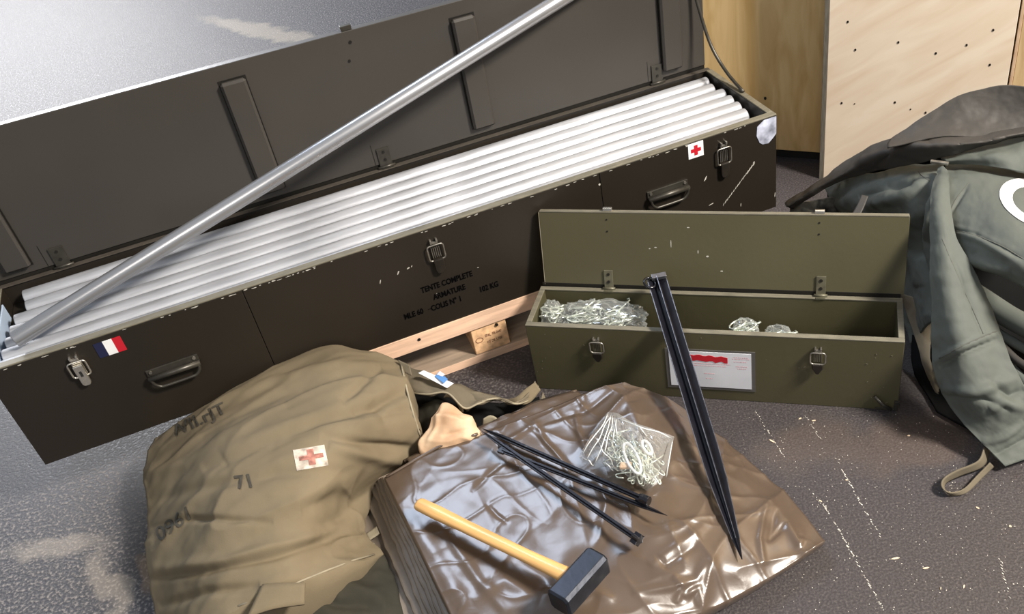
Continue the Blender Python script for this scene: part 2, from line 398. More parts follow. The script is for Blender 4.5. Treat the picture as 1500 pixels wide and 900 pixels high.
# plywood wall behind the crates
a = at(1137, 232); b_ = at(1204, 237); wyaw = math.atan2(b_.y - a.y, b_.x - a.x)
WM = frame(a.x, a.y, 0, wyaw)
wall = MB().cuboid(-.40, 3.2, 0, .018, .03, 2.4).build('wall_back', M_ply_dark); wall.matrix_world = WM; tag(wall, kind='structure')
foot_strip = MB().cuboid(-.40, 3.2, .012, .05, 0, .03).build('black_foot_back', M_black); foot_strip.matrix_world = WM; tag(foot_strip, kind='structure')  # black strip set back in the gap under the wall
def dot(M, px, py, v, r, mat, parent, name='nail_hole'):
    p = loc(M, onfront(M, px, py, v))
    return MB().prism([(cos(t) * r, sin(t) * r * 1.3) for t in [2 * pi * k / 8 for k in range(8)]], 0, .0012, Matrix.Translation((p.x, v + .0002, p.z)) @ Matrix.Rotation(pi / 2, 4, 'X')).build(name, mat, parent)
dot(WM, 1121, 144, 0, .004, M_black, wall)
# pale plywood sheet standing in front of it
p0 = at(1206, 262)
PM = frame(p0.x, p0.y, 0, wyaw + .03)
sheet = thing('plywood_sheet', PM, 'pale birch plywood sheet with nail holes standing upright behind the grey-green canvas', 'panel')
e = loc(PM, onfront(PM, 1475, 125, 0))
bx('panel', (0, e.x, 0, .018, 0, 1.9), M_ply_light, sheet, .0008)
bx('panel_edge', (-.012, -.0004, -.001, .02, 0, 1.9), M_plyedge, sheet, .0006)
for px, py in ((1242, 32), (1253, 73), (1316, 62), (1371, 78), (1416, 66), (1455, 44), (1450, 95), (1233, 151), (1311, 150), (1356, 165), (1252, 152), (1334, 160)):
    dot(PM, px, py, 0, .0026 if py != 152 and py != 160 else .0016, M_screw, sheet)
board = thing('pine_board', PM @ Matrix.Translation((e.x + .012, 0, 0)), 'yellow pine board standing at right of the pale plywood sheet', 'board')
bx('panel', (0, .5, .002, .022, 0, 1.9), M_board, board, .001)
bx('edge_strip', (-.008, -.0005, .001, .020, 0, 1.9), M_tan, board, .001)

# ------------------------------------------------------------------ fittings
def latch(parent, M, mat, mat2, w=.030, hgt=.066, tongue='round', open_=False):
    """toggle latch, local frame: x right, y out of the face, z up; origin at the centre"""
    root = MB().cuboid(-w * .30, w * .30, 0, .003, -hgt * .22, hgt * .26, M).build('latch', mat, parent, .0008)
    pts = []
    a, b = w * .5, hgt * .25; z0 = hgt * .06
    for (sx, sz) in ((-1, -1), (1, -1), (1, 1), (-1, 1)):
        for k in range(4):
            t = {(-1, -1): pi, (1, -1): 1.5 * pi, (1, 1): 0, (-1, 1): .5 * pi}[(sx, sz)] + k / 3 * pi / 2
            pts.append(M @ Vector((sx * (a - .006) + cos(t) * .006, .007, z0 + sz * (b - .006) + sin(t) * .006)))
    MB().path(pts, .0019, 8, closed=True).build('bail', mat2, root, smooth=True)
    # hook plate at the top
    MB().cuboid(-w * .24, w * .24, 0, .006, hgt * .34, hgt * .40, M).cuboid(-w * .24, -w * .13, 0, .008, hgt * .40, hgt * .49, M).cuboid(w * .13, w * .24, 0, .008, hgt * .40, hgt * .49, M).build('hook', mat2, root, .0006)
    # tongue
    if tongue == 'round':
        pl = [(-w * .30, hgt * -.16), (w * .30, hgt * -.16)] + [(cos(t) * w * .30, -hgt * .50 + sin(t) * w * .30) for t in [-k / 8 * pi for k in range(9)]]
    elif tongue == 'point':
        pl = [(-w * .34, hgt * -.18), (w * .34, hgt * -.18), (w * .36, -hgt * .36), (w * .1, -hgt * .60), (-w * .1, -hgt * .60), (-w * .36, -hgt * .36)]
    else:
        pl = [(-w * .28, hgt * .20), (w * .28, hgt * .20), (w * .26, -hgt * .42), (w * .16, -hgt * .5), (-w * .16, -hgt * .5), (-w * .26, -hgt * .42)]
    Mr = M @ Matrix(((1, 0, 0, 0), (0, 0, 1, 0), (0, 1, 0, 0), (0, 0, 0, 1)))
    MB().prism(pl, .004, .0115, Mr).build('tongue', mat if mat is M_chrome else M_tongue, root, .0018)
    if mat is not M_chrome:
        for k in range(-2, 3): MB().cuboid(k * w * .12 - .0006, k * w * .12 + .0006, .003, .0046, -hgt * .12, hgt * .22, M).build('grid_bar', mat2, root)
    if tongue == 'flat': MB().cuboid(-w * .07, w * .07, .0112, .0122, -hgt * .16, hgt * .02, M).build('slot', M_black, root)
    return root
FACE = Matrix.Rotation(pi, 4, 'Z')           # y out of the front face
def facem(x, z, v=0): return Matrix.Translation((x, v, z)) @ FACE
def hinge(parent, x, y, z, mat, up=.05, w=.022, M=None):
    M = M or Matrix.Identity(4)
    h = MB().cuboid(x - w / 2, x + w / 2, y - .0035, y, z + .004, z + up, M).cuboid(x - w / 2, x + w / 2, y - .012, y + .004, z - .004, z, M).build('hinge', mat, parent, .0006)
    MB().path([M @ Vector((x - w * .7, y - .004, z + .002)), M @ Vector((x + w * .7, y - .004, z + .002))], .0035, 10).build('knuckle', mat, h, smooth=True)
    for k in (.4, .8):
        c = M @ Vector((x, y - .0036, z + up * k))
        MB().path([c, c + Vector((0, -.0015, 0))], .0035, 10).build('screw', M_screw if mat is not M_worn else M_hard, h)
    return h
def handle(parent, x, z, mat, w=.105, hgt=.05):
    M = Matrix.Translation((x, 0, z))
    h = MB().cuboid(-w / 2, w / 2, -.004, 0, hgt * .22, hgt * .58, M).build('handle', mat, parent, .0008)
    MB().path([M @ Vector((-w * .5, -.010, hgt * .22)), M @ Vector((w * .5, -.010, hgt * .22))], .0065, 12).build('pivot_tube', mat, h, smooth=True)
    pts = [(-w * .46, hgt * .22), (-w * .44, -hgt * .02), (-w * .36, -hgt * .22), (-w * .24, -hgt * .27), (w * .24, -hgt * .27), (w * .36, -hgt * .22), (w * .44, -hgt * .02), (w * .46, hgt * .22)]
    MB().path([M @ p for p in curvepts([(a, -.013, b) for a, b in pts], 4)], .0034, 10).build('bail', mat, h, smooth=True)
    for k in (-.42, .42): MB().path([M @ Vector((w * k, -.004, hgt * .47)), M @ Vector((w * k, -.0065, hgt * .47))], .0035, 10).build('rivet', M_worn, h)
    for k in (-.2, 0, .2): MB().path([M @ Vector((w * k, 0, hgt * .02)), M @ Vector((w * k, -.002, hgt * .02))], .003, 8).build('rivet', M_hard, h)
    return h

# ------------------------------------------------------------------ pallet
L_, W_, H_ = 1.7515, .332, .252
PF = BF @ Matrix.Translation((0, 0, -.144))
pal = thing('wooden_pallet', PF @ Matrix.Translation((.93, .40, 0)), 'raw pine pallet under the long open tube crate', 'pallet')
hx = .60
for y in (-.40, -.05, .30):
    bx('bottom_board', (-hx, hx, y, y + .10, 0, .022), M_pallet2, pal, .0012)
    if y < -.3: bx('edge_facing', (-hx, hx, -.4008, -.4002, .0005, .0218), M_pallet, pal, .0002)  # thin bright skin paints the lit front face of the lower board
    for x in (-hx, -.0005, hx - .087): bx('block', (x, x + .087, y + .003, y + .097, .0222, .100), M_block, pal, .002)
for x in (-hx, -.06, hx - .12): bx('cross_board', (x, x + .12, -.399, .399, .1002, .121), M_pallet2, pal, .0012)
bx('edge_facing', (-hx, hx, -.402, -.3995, .1, .1435), M_pallet, pal, .0006)
for k in range(5): y = -.398 + k * .174; bx('deck_board', (-hx, hx, y, y + .10, .1212, .1435), M_pallet2, pal, .0012)
for x, z in ((.063, .090), (-.23, .125), (-.12, .128), (.06, .012)):
    MB().path([(x, -.4024 if z > .1 else -.397, z), (x, -.4034 if z > .1 else -.4005, z)], .004, 8).build('nail', M_screw, pal)
MS = Matrix.Translation((.043, -.3975, .062)) @ Matrix.Rotation(pi / 2, 4, 'X')
for k, (t, s) in enumerate((('EPAL  FR-0447', .011), ('HT DB 5 708', .011))):
    lettering('stamp', t, MS @ Matrix.Translation((.008, .006 - k * .02, 0)), s, M_stamp, pal, .02, .62)
MB().path([MS @ Vector((-.028 + cos(t) * .009, sin(t) * .007, 0)) for t in [2 * pi * k / 16 for k in range(16)]], .0008, 5, closed=True).build('stamp_ring', M_stamp, pal)

# ------------------------------------------------------------------ long crate
T = .015
crate = thing('long_crate', BF, 'long dark olive wooden crate standing open on the pallet, full of pale tubes', 'crate')
seams = [0, .4973, 1.2961, L_]
for k in range(3):
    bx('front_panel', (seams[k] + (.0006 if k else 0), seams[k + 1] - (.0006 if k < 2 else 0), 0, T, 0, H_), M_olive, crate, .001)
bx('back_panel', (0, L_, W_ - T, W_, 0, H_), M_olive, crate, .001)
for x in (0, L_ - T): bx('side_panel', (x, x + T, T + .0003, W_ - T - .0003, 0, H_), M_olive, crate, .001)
bx('bottom_panel', (T, L_ - T, T, W_ - T, 0, .012), M_olive, crate)
bx('inner_tray', (T + .0005, L_ - T - .0005, T + .0005, W_ - T - .0005, H_ - .056, H_ - .0455), M_olive, crate)
bx('front_rim', (0, L_, -.001, T + .002, H_ + .0002, H_ + .004), M_rim, crate, .0012)
bx('back_rim', (0, L_, W_ - T - .004, W_ - .004, H_ + .0002, H_ + .0015), M_rimdark, crate, .0003)
for x in (0, L_ - T): bx('side_rim', (x, x + T, T + .0025, W_ - T - .007, H_ + .0002, H_ + .004), M_rim, crate, .001)
bx('plastic_liner', (T + .0005, T + .004, T + .02, .25, H_ - .04, H_ - .002), M_pale_blue, crate, .001)
# lid
lid = MB().cuboid(0, L_ - .008, 0, .018, .011, .340).build('lid', M_olive_sheen, crate, .0012)
lid.location = (0, W_ - .004, H_); lid.rotation_euler = (.0225, 0, 0)
for c in (.062, .62, 1.136, 1.648):
    MB().cuboid(c - .027, c + .027, -.016, 0, .030, .305).build('batten', M_olive_sheen, lid, .005, seg=1)
    MB().cuboid(c - .0295, c + .0295, -.0012, 0, .0275, .3075).build('batten_joint_shade', M_screw, lid)  # dark margin paints the joint and the shadow along the batten's edges
for c in (.882,): MB().path([(c, -.002, .315), (c, .002, .315)], .0035, 8).build('screw', M_screw, lid); MB().path([(.869, -.002, .275), (.869, .002, .275)], .003, 8).build('screw', M_screw, lid)
for c in (.0, .869): MB().cuboid(c, c + .024, .002, .014, .3402, .351).build('catch', M_hard, lid, .001)
for c in (.145, .885, 1.605): hinge(lid, c, 0, .002, M_hard, .05, .030)
for c in (.115, .86, 1.58): MB().cuboid(c, c + .0012, -.0006, .0, .01, .066).build('seam_line', M_screw, lid)
bx('gap_blackout', (0, L_ - .008, W_ - .001, W_ + .016, H_ - .02, H_ + .013), M_screw, crate, .0008)  # added black strip, stops light through the lid gap and paints it dark
# fittings
latch(crate, facem(.1551, .196), M_chrome, M_chrome, .034, .072, 'flat')
latch(crate, facem(.8988, .190), M_olive, M_worn, .036, .076)
latch(crate, facem(1.6073, .190), M_olive, M_worn, .036, .082)
handle(crate, .3125, .113, M_hard); handle(crate, 1.458, .135, M_hard)
# markings
FX = lambda x, z, d=-.0012: Matrix.Translation((x, d, z)) @ Matrix.Rotation(pi / 2, 4, 'X')
def plate(parent, x0, x1, z0, z1, mat, name, d=-.0012): return MB().cuboid(x0, x1, d, 0, z0, z1).build(name, mat, parent)
s = plate(crate, 1.518, 1.557, .212, .250, M_white, 'red_cross_sticker')
s['label'] = 'white square sticker with a red cross'
MB().cuboid(1.533, 1.542, -.0018, -.0012, .2185, .2435).cuboid(1.5245, 1.5505, -.0017, -.0012, .2265, .2355).build('red_cross', M_red, s)
s = plate(crate, .2155, .2335, .205, .240, M_white, 'tricolour_sticker'); s['label'] = 'small blue, white and red sticker'
MB().cuboid(.2335, .250, -.0012, 0, .205, .240).build('red_stripe', M_red, s); MB().cuboid(.198, .2155, -.0012, 0, .205, .240).build('blue_stripe', M_navy, s)
for t, x, z, sz, ln in (('TENTE COMPLETE', .905, .108, .0205, 1), ('ARMATURE', .905, .080, .0205, 1), ("COLIS N\u00b0 1", .892, .053, .0205, 1), ('102 KG', .995, .058, .0205, 1), ('MLE 60', .815, .055, .0205, 1)):
    lettering('stencil', t, FX(x, z), sz, M_ink, crate, .03, .72)
lettering('stencil', '\u2013', FX(.853, .055), .02, M_ink, crate, .0, 1)
chips = MB()
rnd = random.Random(3)
def fleck(x, z, a, b, ang, d=-.0012, y=None):
    pl = [(cos(t) * a * rnd.uniform(.5, 1.1), sin(t) * b * rnd.uniform(.5, 1.1)) for t in [2 * pi * k / 7 for k in range(7)]]
    chips.prism(pl, 0, .0005, Matrix.Translation((x, d + .0008, z)) @ Matrix.Rotation(pi / 2, 4, 'X') @ Matrix.Rotation(ang, 4, 'Z'))
for px, py, a, b, ang in ((583, 400, .008, .002, 1.0), (598, 393, .004, .002, .3), (557, 413, .006, .0012, 1.2), (603, 390, .003, .001, 1), (1033, 262, .008, .002, 1.0), (878, 270, .003, .003, 0),
                          (1104, 238, .004, .003, 1), (1135, 285, .008, .0012, 1.5), (1085, 300, .006, .001, 1.5), (1042, 299, .01, .0012, .2), (640, 430, .002, .001, 0), (700, 392, .002, .001, 0)):
    p = loc(BF, onfront(BF, px, py)); fleck(p.x, p.z, a, b, ang)
for k in range(16):
    px = 1060 + (1104 - 1060) * k / 15; py = 299 + (240 - 299) * k / 15; p = loc(BF, onfront(BF, px, py)); fleck(p.x, p.z, .006, .0012 + .0008 * (k > 11), 1.05)
for k in range(70):
    x = rnd.uniform(.02, L_ - .02); fleck(x, H_ - rnd.uniform(.001, .004), rnd.uniform(.002, .007), rnd.uniform(.0006, .0015), 0)
chips.build('paint_chips', M_chip, crate)['kind'] = 'stuff'
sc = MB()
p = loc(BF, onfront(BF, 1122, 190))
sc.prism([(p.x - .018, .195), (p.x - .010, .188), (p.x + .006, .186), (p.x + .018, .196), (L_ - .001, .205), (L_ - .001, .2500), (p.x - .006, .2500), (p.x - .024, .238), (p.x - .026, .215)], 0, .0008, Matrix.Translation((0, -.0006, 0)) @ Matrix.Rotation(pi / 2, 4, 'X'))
sc.build('pale_corner', M_pale_blotch, crate)['label'] = 'pale shiny patch at the corner'  # mottled pale bluish patch at the upper right corner
# strap that holds the lid open
pts = curvepts([(L_ - .045, W_ - .012, H_ + .27), (L_ - .030, W_ - .03, H_ + .17), (L_ - .018, W_ - .06, H_ + .085), (L_ - .006, .22, H_ + .03), (L_ - .006, .14, H_ + .007)], 6)
MB().path(pts, .0045, 8).build('lid_cord', M_hard, crate, smooth=True)

# ------------------------------------------------------------------ tubes
PR = .0190
def tube(name, a, b, r, mat, label, group=None, cat='tube'):
    a = Vector(a); b = Vector(b); d = b - a; M = Matrix.Translation(a) @ d.to_track_quat('X', 'Z').to_matrix().to_4x4(); Ln = d.length
    root = thing(name, M, label, cat, group)
    mb = MB(); n = 20; rr = [(0, r * .78), (0, r * .95), (.002, r), (Ln - .002, r), (Ln, r * .95), (Ln, r * .78), (Ln - .03, r * .78)]
    rr = [(.03, r * .78)] + rr
    rings = [[mb.bm.verts.new((x, cos(2 * pi * k / n) * q, sin(2 * pi * k / n) * q)) for k in range(n)] for x, q in rr]
    for i in range(len(rings) - 1):
        for k in range(n): mb.bm.faces.new((rings[i][k], rings[i][(k + 1) % n], rings[i + 1][(k + 1) % n], rings[i + 1][k]))
    mb.build('tube_wall', mat, root, smooth=True)
    MB().path([(.028, 0, 0), (.03, 0, 0)], r * .775, n).build('bore_dark', M_black, root)  # black disc stands for the dark inside the hollow pole
    MB().path([(Ln - .03, 0, 0), (Ln - .028, 0, 0)], r * .775, n).build('bore_dark', M_black, root)
    return root
ends = [  # left x, right x, y left, y right, z left, z right
    (.052, 1.730, .289, .2945, 0, 0), (.060, 1.722, .241, .2520, 0, 0), (.040, 1.730, .197, .2090, .0, 0), (.034, 1.727, .155, .1665, 0, 0),
    (.028, 1.724, .115, .1250, 0, 0), (.024, 1.718, .0745, .0835, 0, 0), (.021, 1.700, .0352, .0420, 0, 0)]
nm = ['at the hinge side', 'second from the hinge side', 'third from the hinge side', 'in the middle of the row', 'third from the latched front', 'second from the latched front', 'against its latched front']
zc = H_ - .0455 + PR + .0006
for (xl, xr, yl, yr, zl, zr), t in zip(ends, nm):
    tube('tent_pole', BF @ Vector((xl, yl, zc + zl)), BF @ Vector((xr, yr, zc + zr)), PR, M_alu, 'pale galvanised tent pole lying in the long crate, ' + t, 'galvanised poles in the long crate')
# the loose pole that leans out of the crate on the lid's upper edge
lo = BF @ toploc(BF, 22, 498, zc + PR + .020)
hi_l = Vector((1.667, W_ + .004, H_ + .340 + .0195))
hi = BF @ hi_l; dv = (hi - lo); hi2 = lo + dv * 1.12
tube('leaning_tent_pole', lo, hi2, .0172, M_alu2, 'long bare aluminium pole leaning diagonally out of the crate across its open lid', None, 'tube')

# ------------------------------------------------------------------ small crate
sL, sW, sH, st = .783, .1423, .1847, .012
sm = thing('small_crate', SF, 'small olive green wooden box with open lid and white label on its front', 'crate')
bx('front_panel', (0, sL, 0, st, 0, sH), M_olive_green, sm); bx('back_panel', (0, sL, sW - st, sW, 0, sH), M_olive_green, sm)
for x in (0, sL - st): bx('side_panel', (x, x + st, st + .0003, sW - st - .0003, 0, sH), M_olive_green, sm, .001)
bx('bottom_panel', (st, sL - st, st, sW - st, .002, .010), M_olive_green, sm)
bx('front_rim', (0, sL, -.0005, st + .0005, sH + .0002, sH + .003), M_rim, sm, .001); bx('back_rim', (0, sL, sW - st - .001, sW - .001, sH + .0002, sH + .003), M_rim, sm, .001)
for x in (0, sL - st): bx('side_rim', (x, x + st, st + .001, sW - st - .0015, sH + .0002, sH + .003), M_rim, sm, .001)
sl = MB().cuboid(.011, sL + .002, 0, .012, .010, .180).build('lid', M_olive_green, sm, .001)
sl.location = (0, sW - .002, sH); sl.rotation_euler = (-.24, 0, 0)
bx('gap_blackout', (.004, sL - .004, sW + .0003, sW + .011, sH - .02, sH + .012), M_screw, sm, .0008)  # black strip added behind the small lid's gap to paint it dark
bx('lid_edge', (.012, sL + .001, -.0008, .0128, .1802, .183), M_rim, sl, .0006)
bx('lid_end_edge', (.0095, .0108, 0, .012, .008, .180), M_hem, sl, .0004)
for c in (.160, .618): hinge(sl, c, 0, .002, M_hingep, .045, .020)
for c in (.165, .610): MB().cuboid(c - .010, c + .010, .001, .010, .1832, .191).build('catch', M_chrome, sl, .001)
for c, z in ((.163, .165), (.163, .138), (.610, .165), (.610, .140)): MB().path([(c, -.001, z), (c, .001, z)], .002, 8).build('screw', M_screw, sl)
latch(sm, facem(.1557, .135), M_olive_green, M_worn, .030, .058, 'point'); latch(sm, facem(.6182, .135), M_olive_green, M_worn, .030, .060, 'point')
# label in a clear sleeve
slv = plate(sm, .303, .492, .030, .142, M_sleeve, 'label_sleeve', -.0014); 
card = MB().cuboid(.311, .484, -.0024, -.0014, .038, .137).build('label_card', M_paper, slv); card['label'] = 'white label card with a red marker stroke'
pl = [(.352, .116)]; n = 14
top = [(.345 + (.435 - .345) * k / n, .1295 - .004 * k / n + .0018 * sin(k * 1.7)) for k in range(n + 1)]; bot = [(x, z - .0155 + .0012 * sin(i * 2.3)) for i, (x, z) in enumerate(top)]
MB().prism(top + bot[::-1], 0, .0006, Matrix.Translation((0, -.0024, 0)) @ Matrix.Rotation(pi / 2, 4, 'X')).build('red_marker', M_red, card)
pr_ = MB(); r3 = random.Random(5)
for row, z, x0, x1 in ((0, .104, .35, .44), (1, .098, .35, .43), (2, .121, .445, .478), (3, .113, .448, .474), (4, .100, .452, .476), (5, .094, .455, .472), (6, .076, .385, .405), (7, .062, .388, .402), (8, .125, .448, .476)):
    x = x0
    while x < x1:
        w = r3.uniform(.001, .003); pr_.cuboid(x, x + w, -.0026, -.0024, z, z + .0022); x += w + r3.uniform(.0008, .0025)
pr_.build('small_print', M_pink, card)['kind'] = 'stuff'
MB().cuboid(.738, .781, -.002, 0, .004, .007).cuboid(.775, sL + .001, -.004, .004, .002, .028).build('corner_protector', M_hard, sm, .0012)
MB().path([(.735, -.004, .040), (.752, -.009, .022), (.770, -.006, .008)], .0035, 8).build('corner_clip', M_hard, sm, smooth=True)
chips = MB()
for px, py, a, b, ang in ((990, 355, .002, .0005, 0), (1015, 340, .0008, .008, 0), (993, 354, .004, .0015, 0)): pass
for k in range(26):
    x = rnd.choice([rnd.uniform(.004, .05), rnd.uniform(.7, .778), rnd.uniform(0, .78)]); fleck(x, rnd.uniform(.006, .18), rnd.uniform(.001, .003), rnd.uniform(.0004, .001), rnd.uniform(0, 3))
chips.build('paint_chips', M_rim, sm)['kind'] = 'stuff'
lc = MB()
for c, z, a, b in ((.268, .103, .003, .0011), (.302, .112, .0009, .009), (.380, .085, .003, .002), (.41, .052, .003, .001), (.34, .15, .003, .001), (.255, .10, .002, .001), (.36, .095, .001, .004)):
    lc.prism([(c + cos(t) * a, z + sin(t) * b) for t in [2 * pi * k / 7 for k in range(7)]], 0, .0006, Matrix.Translation((0, .0001, 0)) @ Matrix.Rotation(pi / 2, 4, 'X'))
lc.build('paint_chips', M_chip, sl)['kind'] = 'stuff'

# ------------------------------------------------------------------ plastic bags of fittings
def crumple(name, M, sx, sy, sz, seed, mat, parent, n=48, amp=.16, sharp=9, flat=.5, pinch=()):
    """closed crumpled pouch"""
    bm = bmesh.new(); bmesh.ops.create_icosphere(bm, subdivisions=5, radius=1)
    for v in bm.verts:
        p = v.co.copy(); q = Vector((math.copysign(abs(p.x) ** .7, p.x), math.copysign(abs(p.y) ** .75, p.y), p.z))
        nn = p * sharp * .35 + Vector((seed * 7.1, seed * 3.3, seed))
        d = (abs(noise.noise(nn)) * 1.6 - .4 + abs(noise.noise(nn * 2.3)) * .8 - .2 + .3 * abs(noise.noise(nn * 5.1))) * amp
        q = q * (1 + d); q.z *= (1 if q.z > 0 else flat)
        v.co = parent.matrix_world.inverted() @ (M @ Vector((q.x * sx, q.y * sy, q.z * sz)))
    me = bpy.data.meshes.new(name); bm.to_mesh(me); bm.free()
    return link(name, me, mat, parent)
def pegs(M, sx, sy, sz, seed, parent, count=36, r=.0022, ln=.06):
    rr = random.Random(seed); mb = MB(); inv = parent.matrix_world.inverted()
    for k in range(count):
        c = Vector((rr.uniform(-1, 1) * sx * .6, rr.uniform(-1, 1) * sy * .6, rr.uniform(-.2, .6) * sz)); a = rr.uniform(-.7, .7) + (pi / 2 if rr.random() < .3 else 0); l = ln * rr.uniform(.5, 1) / 2
        d = Vector((cos(a), sin(a), rr.uniform(-.15, .15)))
        if rr.random() < .3:
            u = d; w = Vector((-sin(a), cos(a), 0)); pp = [c + (u * cos(t) * l * .7 + w * sin(t) * l * .35) for t in [2 * pi * j / 12 for j in range(12)]]
            mb.path([inv @ (M @ p) for p in pp], r, 6, closed=True)
        else:
            pp = [c - d * l, c + d * l * .8, c + d * l + Vector((-d.y, d.x, 0)) * l * .15, c + d * l * .8 + Vector((-d.y, d.x, 0)) * l * .3]
            mb.path([inv @ (M @ p) for p in pp], r, 6)
    return mb
M_zinc = pm('zinc_fittings', (.72, .76, .66), .25, metal=.55, var=.3, nscale=80)
def small_bag(px0, px1, py, z, sy, sz, seed, label, u_off=0, film=M_film):
    a = loc(SF, onfront(SF, px0, py, sW / 2)); b = loc(SF, onfront(SF, px1, py, sW / 2))
    cx_ = (a.x + b.x) / 2; sx = (b.x - a.x) / 2
    M = SF @ Matrix.Translation((cx_, sW / 2, z))
    root = thing('fittings_bag', M @ Matrix.Translation((0, 0, -sz * .5)), label, 'plastic bag', 'plastic bags of fittings')
    pegs(M, sx, sy, sz, seed, root, int(10 + sx * 500)).build('steel_fittings', M_zinc, root, smooth=True)['kind'] = 'stuff'
    crumple('plastic_film', M, sx, sy, sz, seed, film, root)
    return root
small_bag(818, 944, 470, .1500, .048, .040, 1, 'clear plastic bag of metal fittings at the left inside the small box')
small_bag(795, 820, 462, .158, .030, .035, 2, 'narrow crinkled plastic bag at the far left corner inside the small box')
small_bag(1072, 1112, 497, .124, .030, .040, 3, 'crinkled plastic bag peeping over the front rim inside the small box, right of centre')
small_bag(1118, 1160, 499, .118, .026, .032, 4, 'low plastic bag tip just above the front rim, rightmost inside the small box')

# ------------------------------------------------------------------ canvas kit bag
bagM = Matrix.Translation(at(360, 760))
bag = thing('canvas_kit_bag', bagM, 'faded olive canvas bag with stencilled numbers leaning on the long crate', 'bag')
def canvas_disp(sc=1.0, seed=0, a1=.010, a2=.004, stretch=(1, 1, 1)):
    def f(u, v, P):
        q = Vector((P.x * stretch[0], P.y * stretch[1], P.z * stretch[2])) + Vector((seed, seed * .7, 0))
        return a1 * fbm(q, 4.5 * sc, 3) + a2 * fbm(q + Vector((5, 3, 1)), 13 * sc, 3) + .0012 * fbm(q, 45, 3)
    return f
R_bag = Matrix.Rotation(-.5, 3, 'Z')
def bag_disp(u, v, P):
    q = R_bag @ P; q = Vector((q.x * 2.2, q.y * 9, P.z * 4))
    r = P * 11
    return .010 * noise.noise(q) + .0065 * (ridged(q * 1.1 + Vector((2, 5, 1)), 1) ** 2) + .0045 * noise.noise(q * 2.1 + Vector((4, 0, 0))) + .0022 * noise.noise(q * 4.7) + .0015 * fbm(r, 1.5, 3)
patch('bag_body', [
    [(222, 640, .10), (320, 580, 'b', -.012), (400, 541, 'b', -.010), (480, 508, 'b', -.008), (530, 513, 'b', -.02), (588, 530, .165)],
    [(213, 675, .10), (310, 633, .20), (400, 598, .225), (485, 570, .235), (548, 560, .215), (598, 575, .165)],
    [(212, 720, .10), (310, 700, .215), (400, 668, .245), (488, 640, .235), (556, 625, .19), (611, 622, .12)],
    [(214, 775, .09), (308, 762, .205), (392, 740, .225), (470, 712, .205), (540, 680, .14), (622, 654, .045)],
    [(217, 825, .08), (306, 822, .185), (386, 806, .20), (455, 780, .17), (505, 742, .08), (560, 705, .02)],
    [(222, 880, .05), (300, 872, .155), (372, 862, .18), (440, 838, .165), (500, 803, .10), (530, 775, .03)],
    [(232, 960, .02), (292, 925, .125), (345, 895, .165), (440, 855, .155), (520, 825, .10), (562, 812, .03)]],
    M_canvas, bag, 190, 210, skirt=.004, disp=bag_disp, amp=1.7,
    creases=[([(290, 637), (350, 610), (420, 578), (500, 555), (560, 545)], 7, -.004), ([(300, 690), (400, 650), (470, 618), (560, 590), (610, 565)], 9, -.010), ([(330, 675), (420, 632), (520, 600)], 12, .007),
             ([(470, 640), (560, 655), (625, 660)], 7, -.007), ([(480, 655), (560, 672), (610, 675)], 9, .006), ([(400, 765), (330, 763), (280, 760), (220, 775)], 5, -.005), ([(215, 850), (300, 838), (400, 815), (520, 780)], 6, -.005), ([(225, 835), (330, 822), (430, 795), (520, 765)], 9, .005),
             ([(500, 590), (530, 562), (560, 540)], 6, -.006), ([(215, 700), (270, 680), (330, 640), (420, 600)], 8, .005), ([(440, 745), (480, 735), (505, 720)], 12, -.006), ([(230, 640), (300, 600), (400, 562), (500, 535), (580, 535)], 6, .004),
             ([(230, 890), (300, 868), (380, 858)], 7, -.005), ([(215, 735), (300, 715), (400, 695), (520, 690)], 10, -.005), ([(545, 585), (565, 610), (610, 600)], 10, -.006)])
MB().path([bagM.inverted() @ h[0] for h in [hit('bag_body', x, y, .001) for x, y in ((587, 533), (591, 550), (595, 568), (600, 588), (606, 610), (613, 632), (619, 648))] if h], .0022, 6).build('opening_hem', M_hem, bag, smooth=True)
MB().path([bagM.inverted() @ h[0] for h in [hit('bag_body', x, y, .001) for x, y in ((350, 888), (395, 871), (440, 852), (480, 836), (520, 821), (548, 813))] if h], .0018, 6).build('bottom_hem', M_hem, bag, smooth=True)
cloth_print('date_stencil', font_tris('0961', .01, 1.0), 256, 768, (26, -19), (-11, -27), 'bag_body', M_ink_f, bag, .002, 4) 
cloth_print('number_stencil', font_tris('71', .03, 1.1), 359, 707, (25, -3), (-7, -27), 'bag_body', M_ink_f, bag, .002, 4)
cloth_print('name_stencil', font_tris('WII.rJT', .01, 1.0), 290, 617, (27, -13), (-11, -22), 'bag_body', M_ink_f, bag, .002, 4)
cs_ = cloth_print('cross_patch', grid2d(10), 455, 671, (46, -8), (-6, -30), 'bag_body', pm('rubbed_white_patch', (.56, .48, .40), .9, var=.5, nscale=60), bag, .0012, 0)
cs_['label'] = 'faded white patch with a worn red cross'
cloth_print('red_cross', grid2d(15, f=lambda x, y: (abs(x) < .13 and abs(y) < .36) or (abs(y) < .13 and abs(x) < .36)), 456, 670, (48, -8), (-6, -31), 'bag_body', pm('faded_red', (.40, .17, .13), .9, var=.55, nscale=70), cs_, .0022, 0)
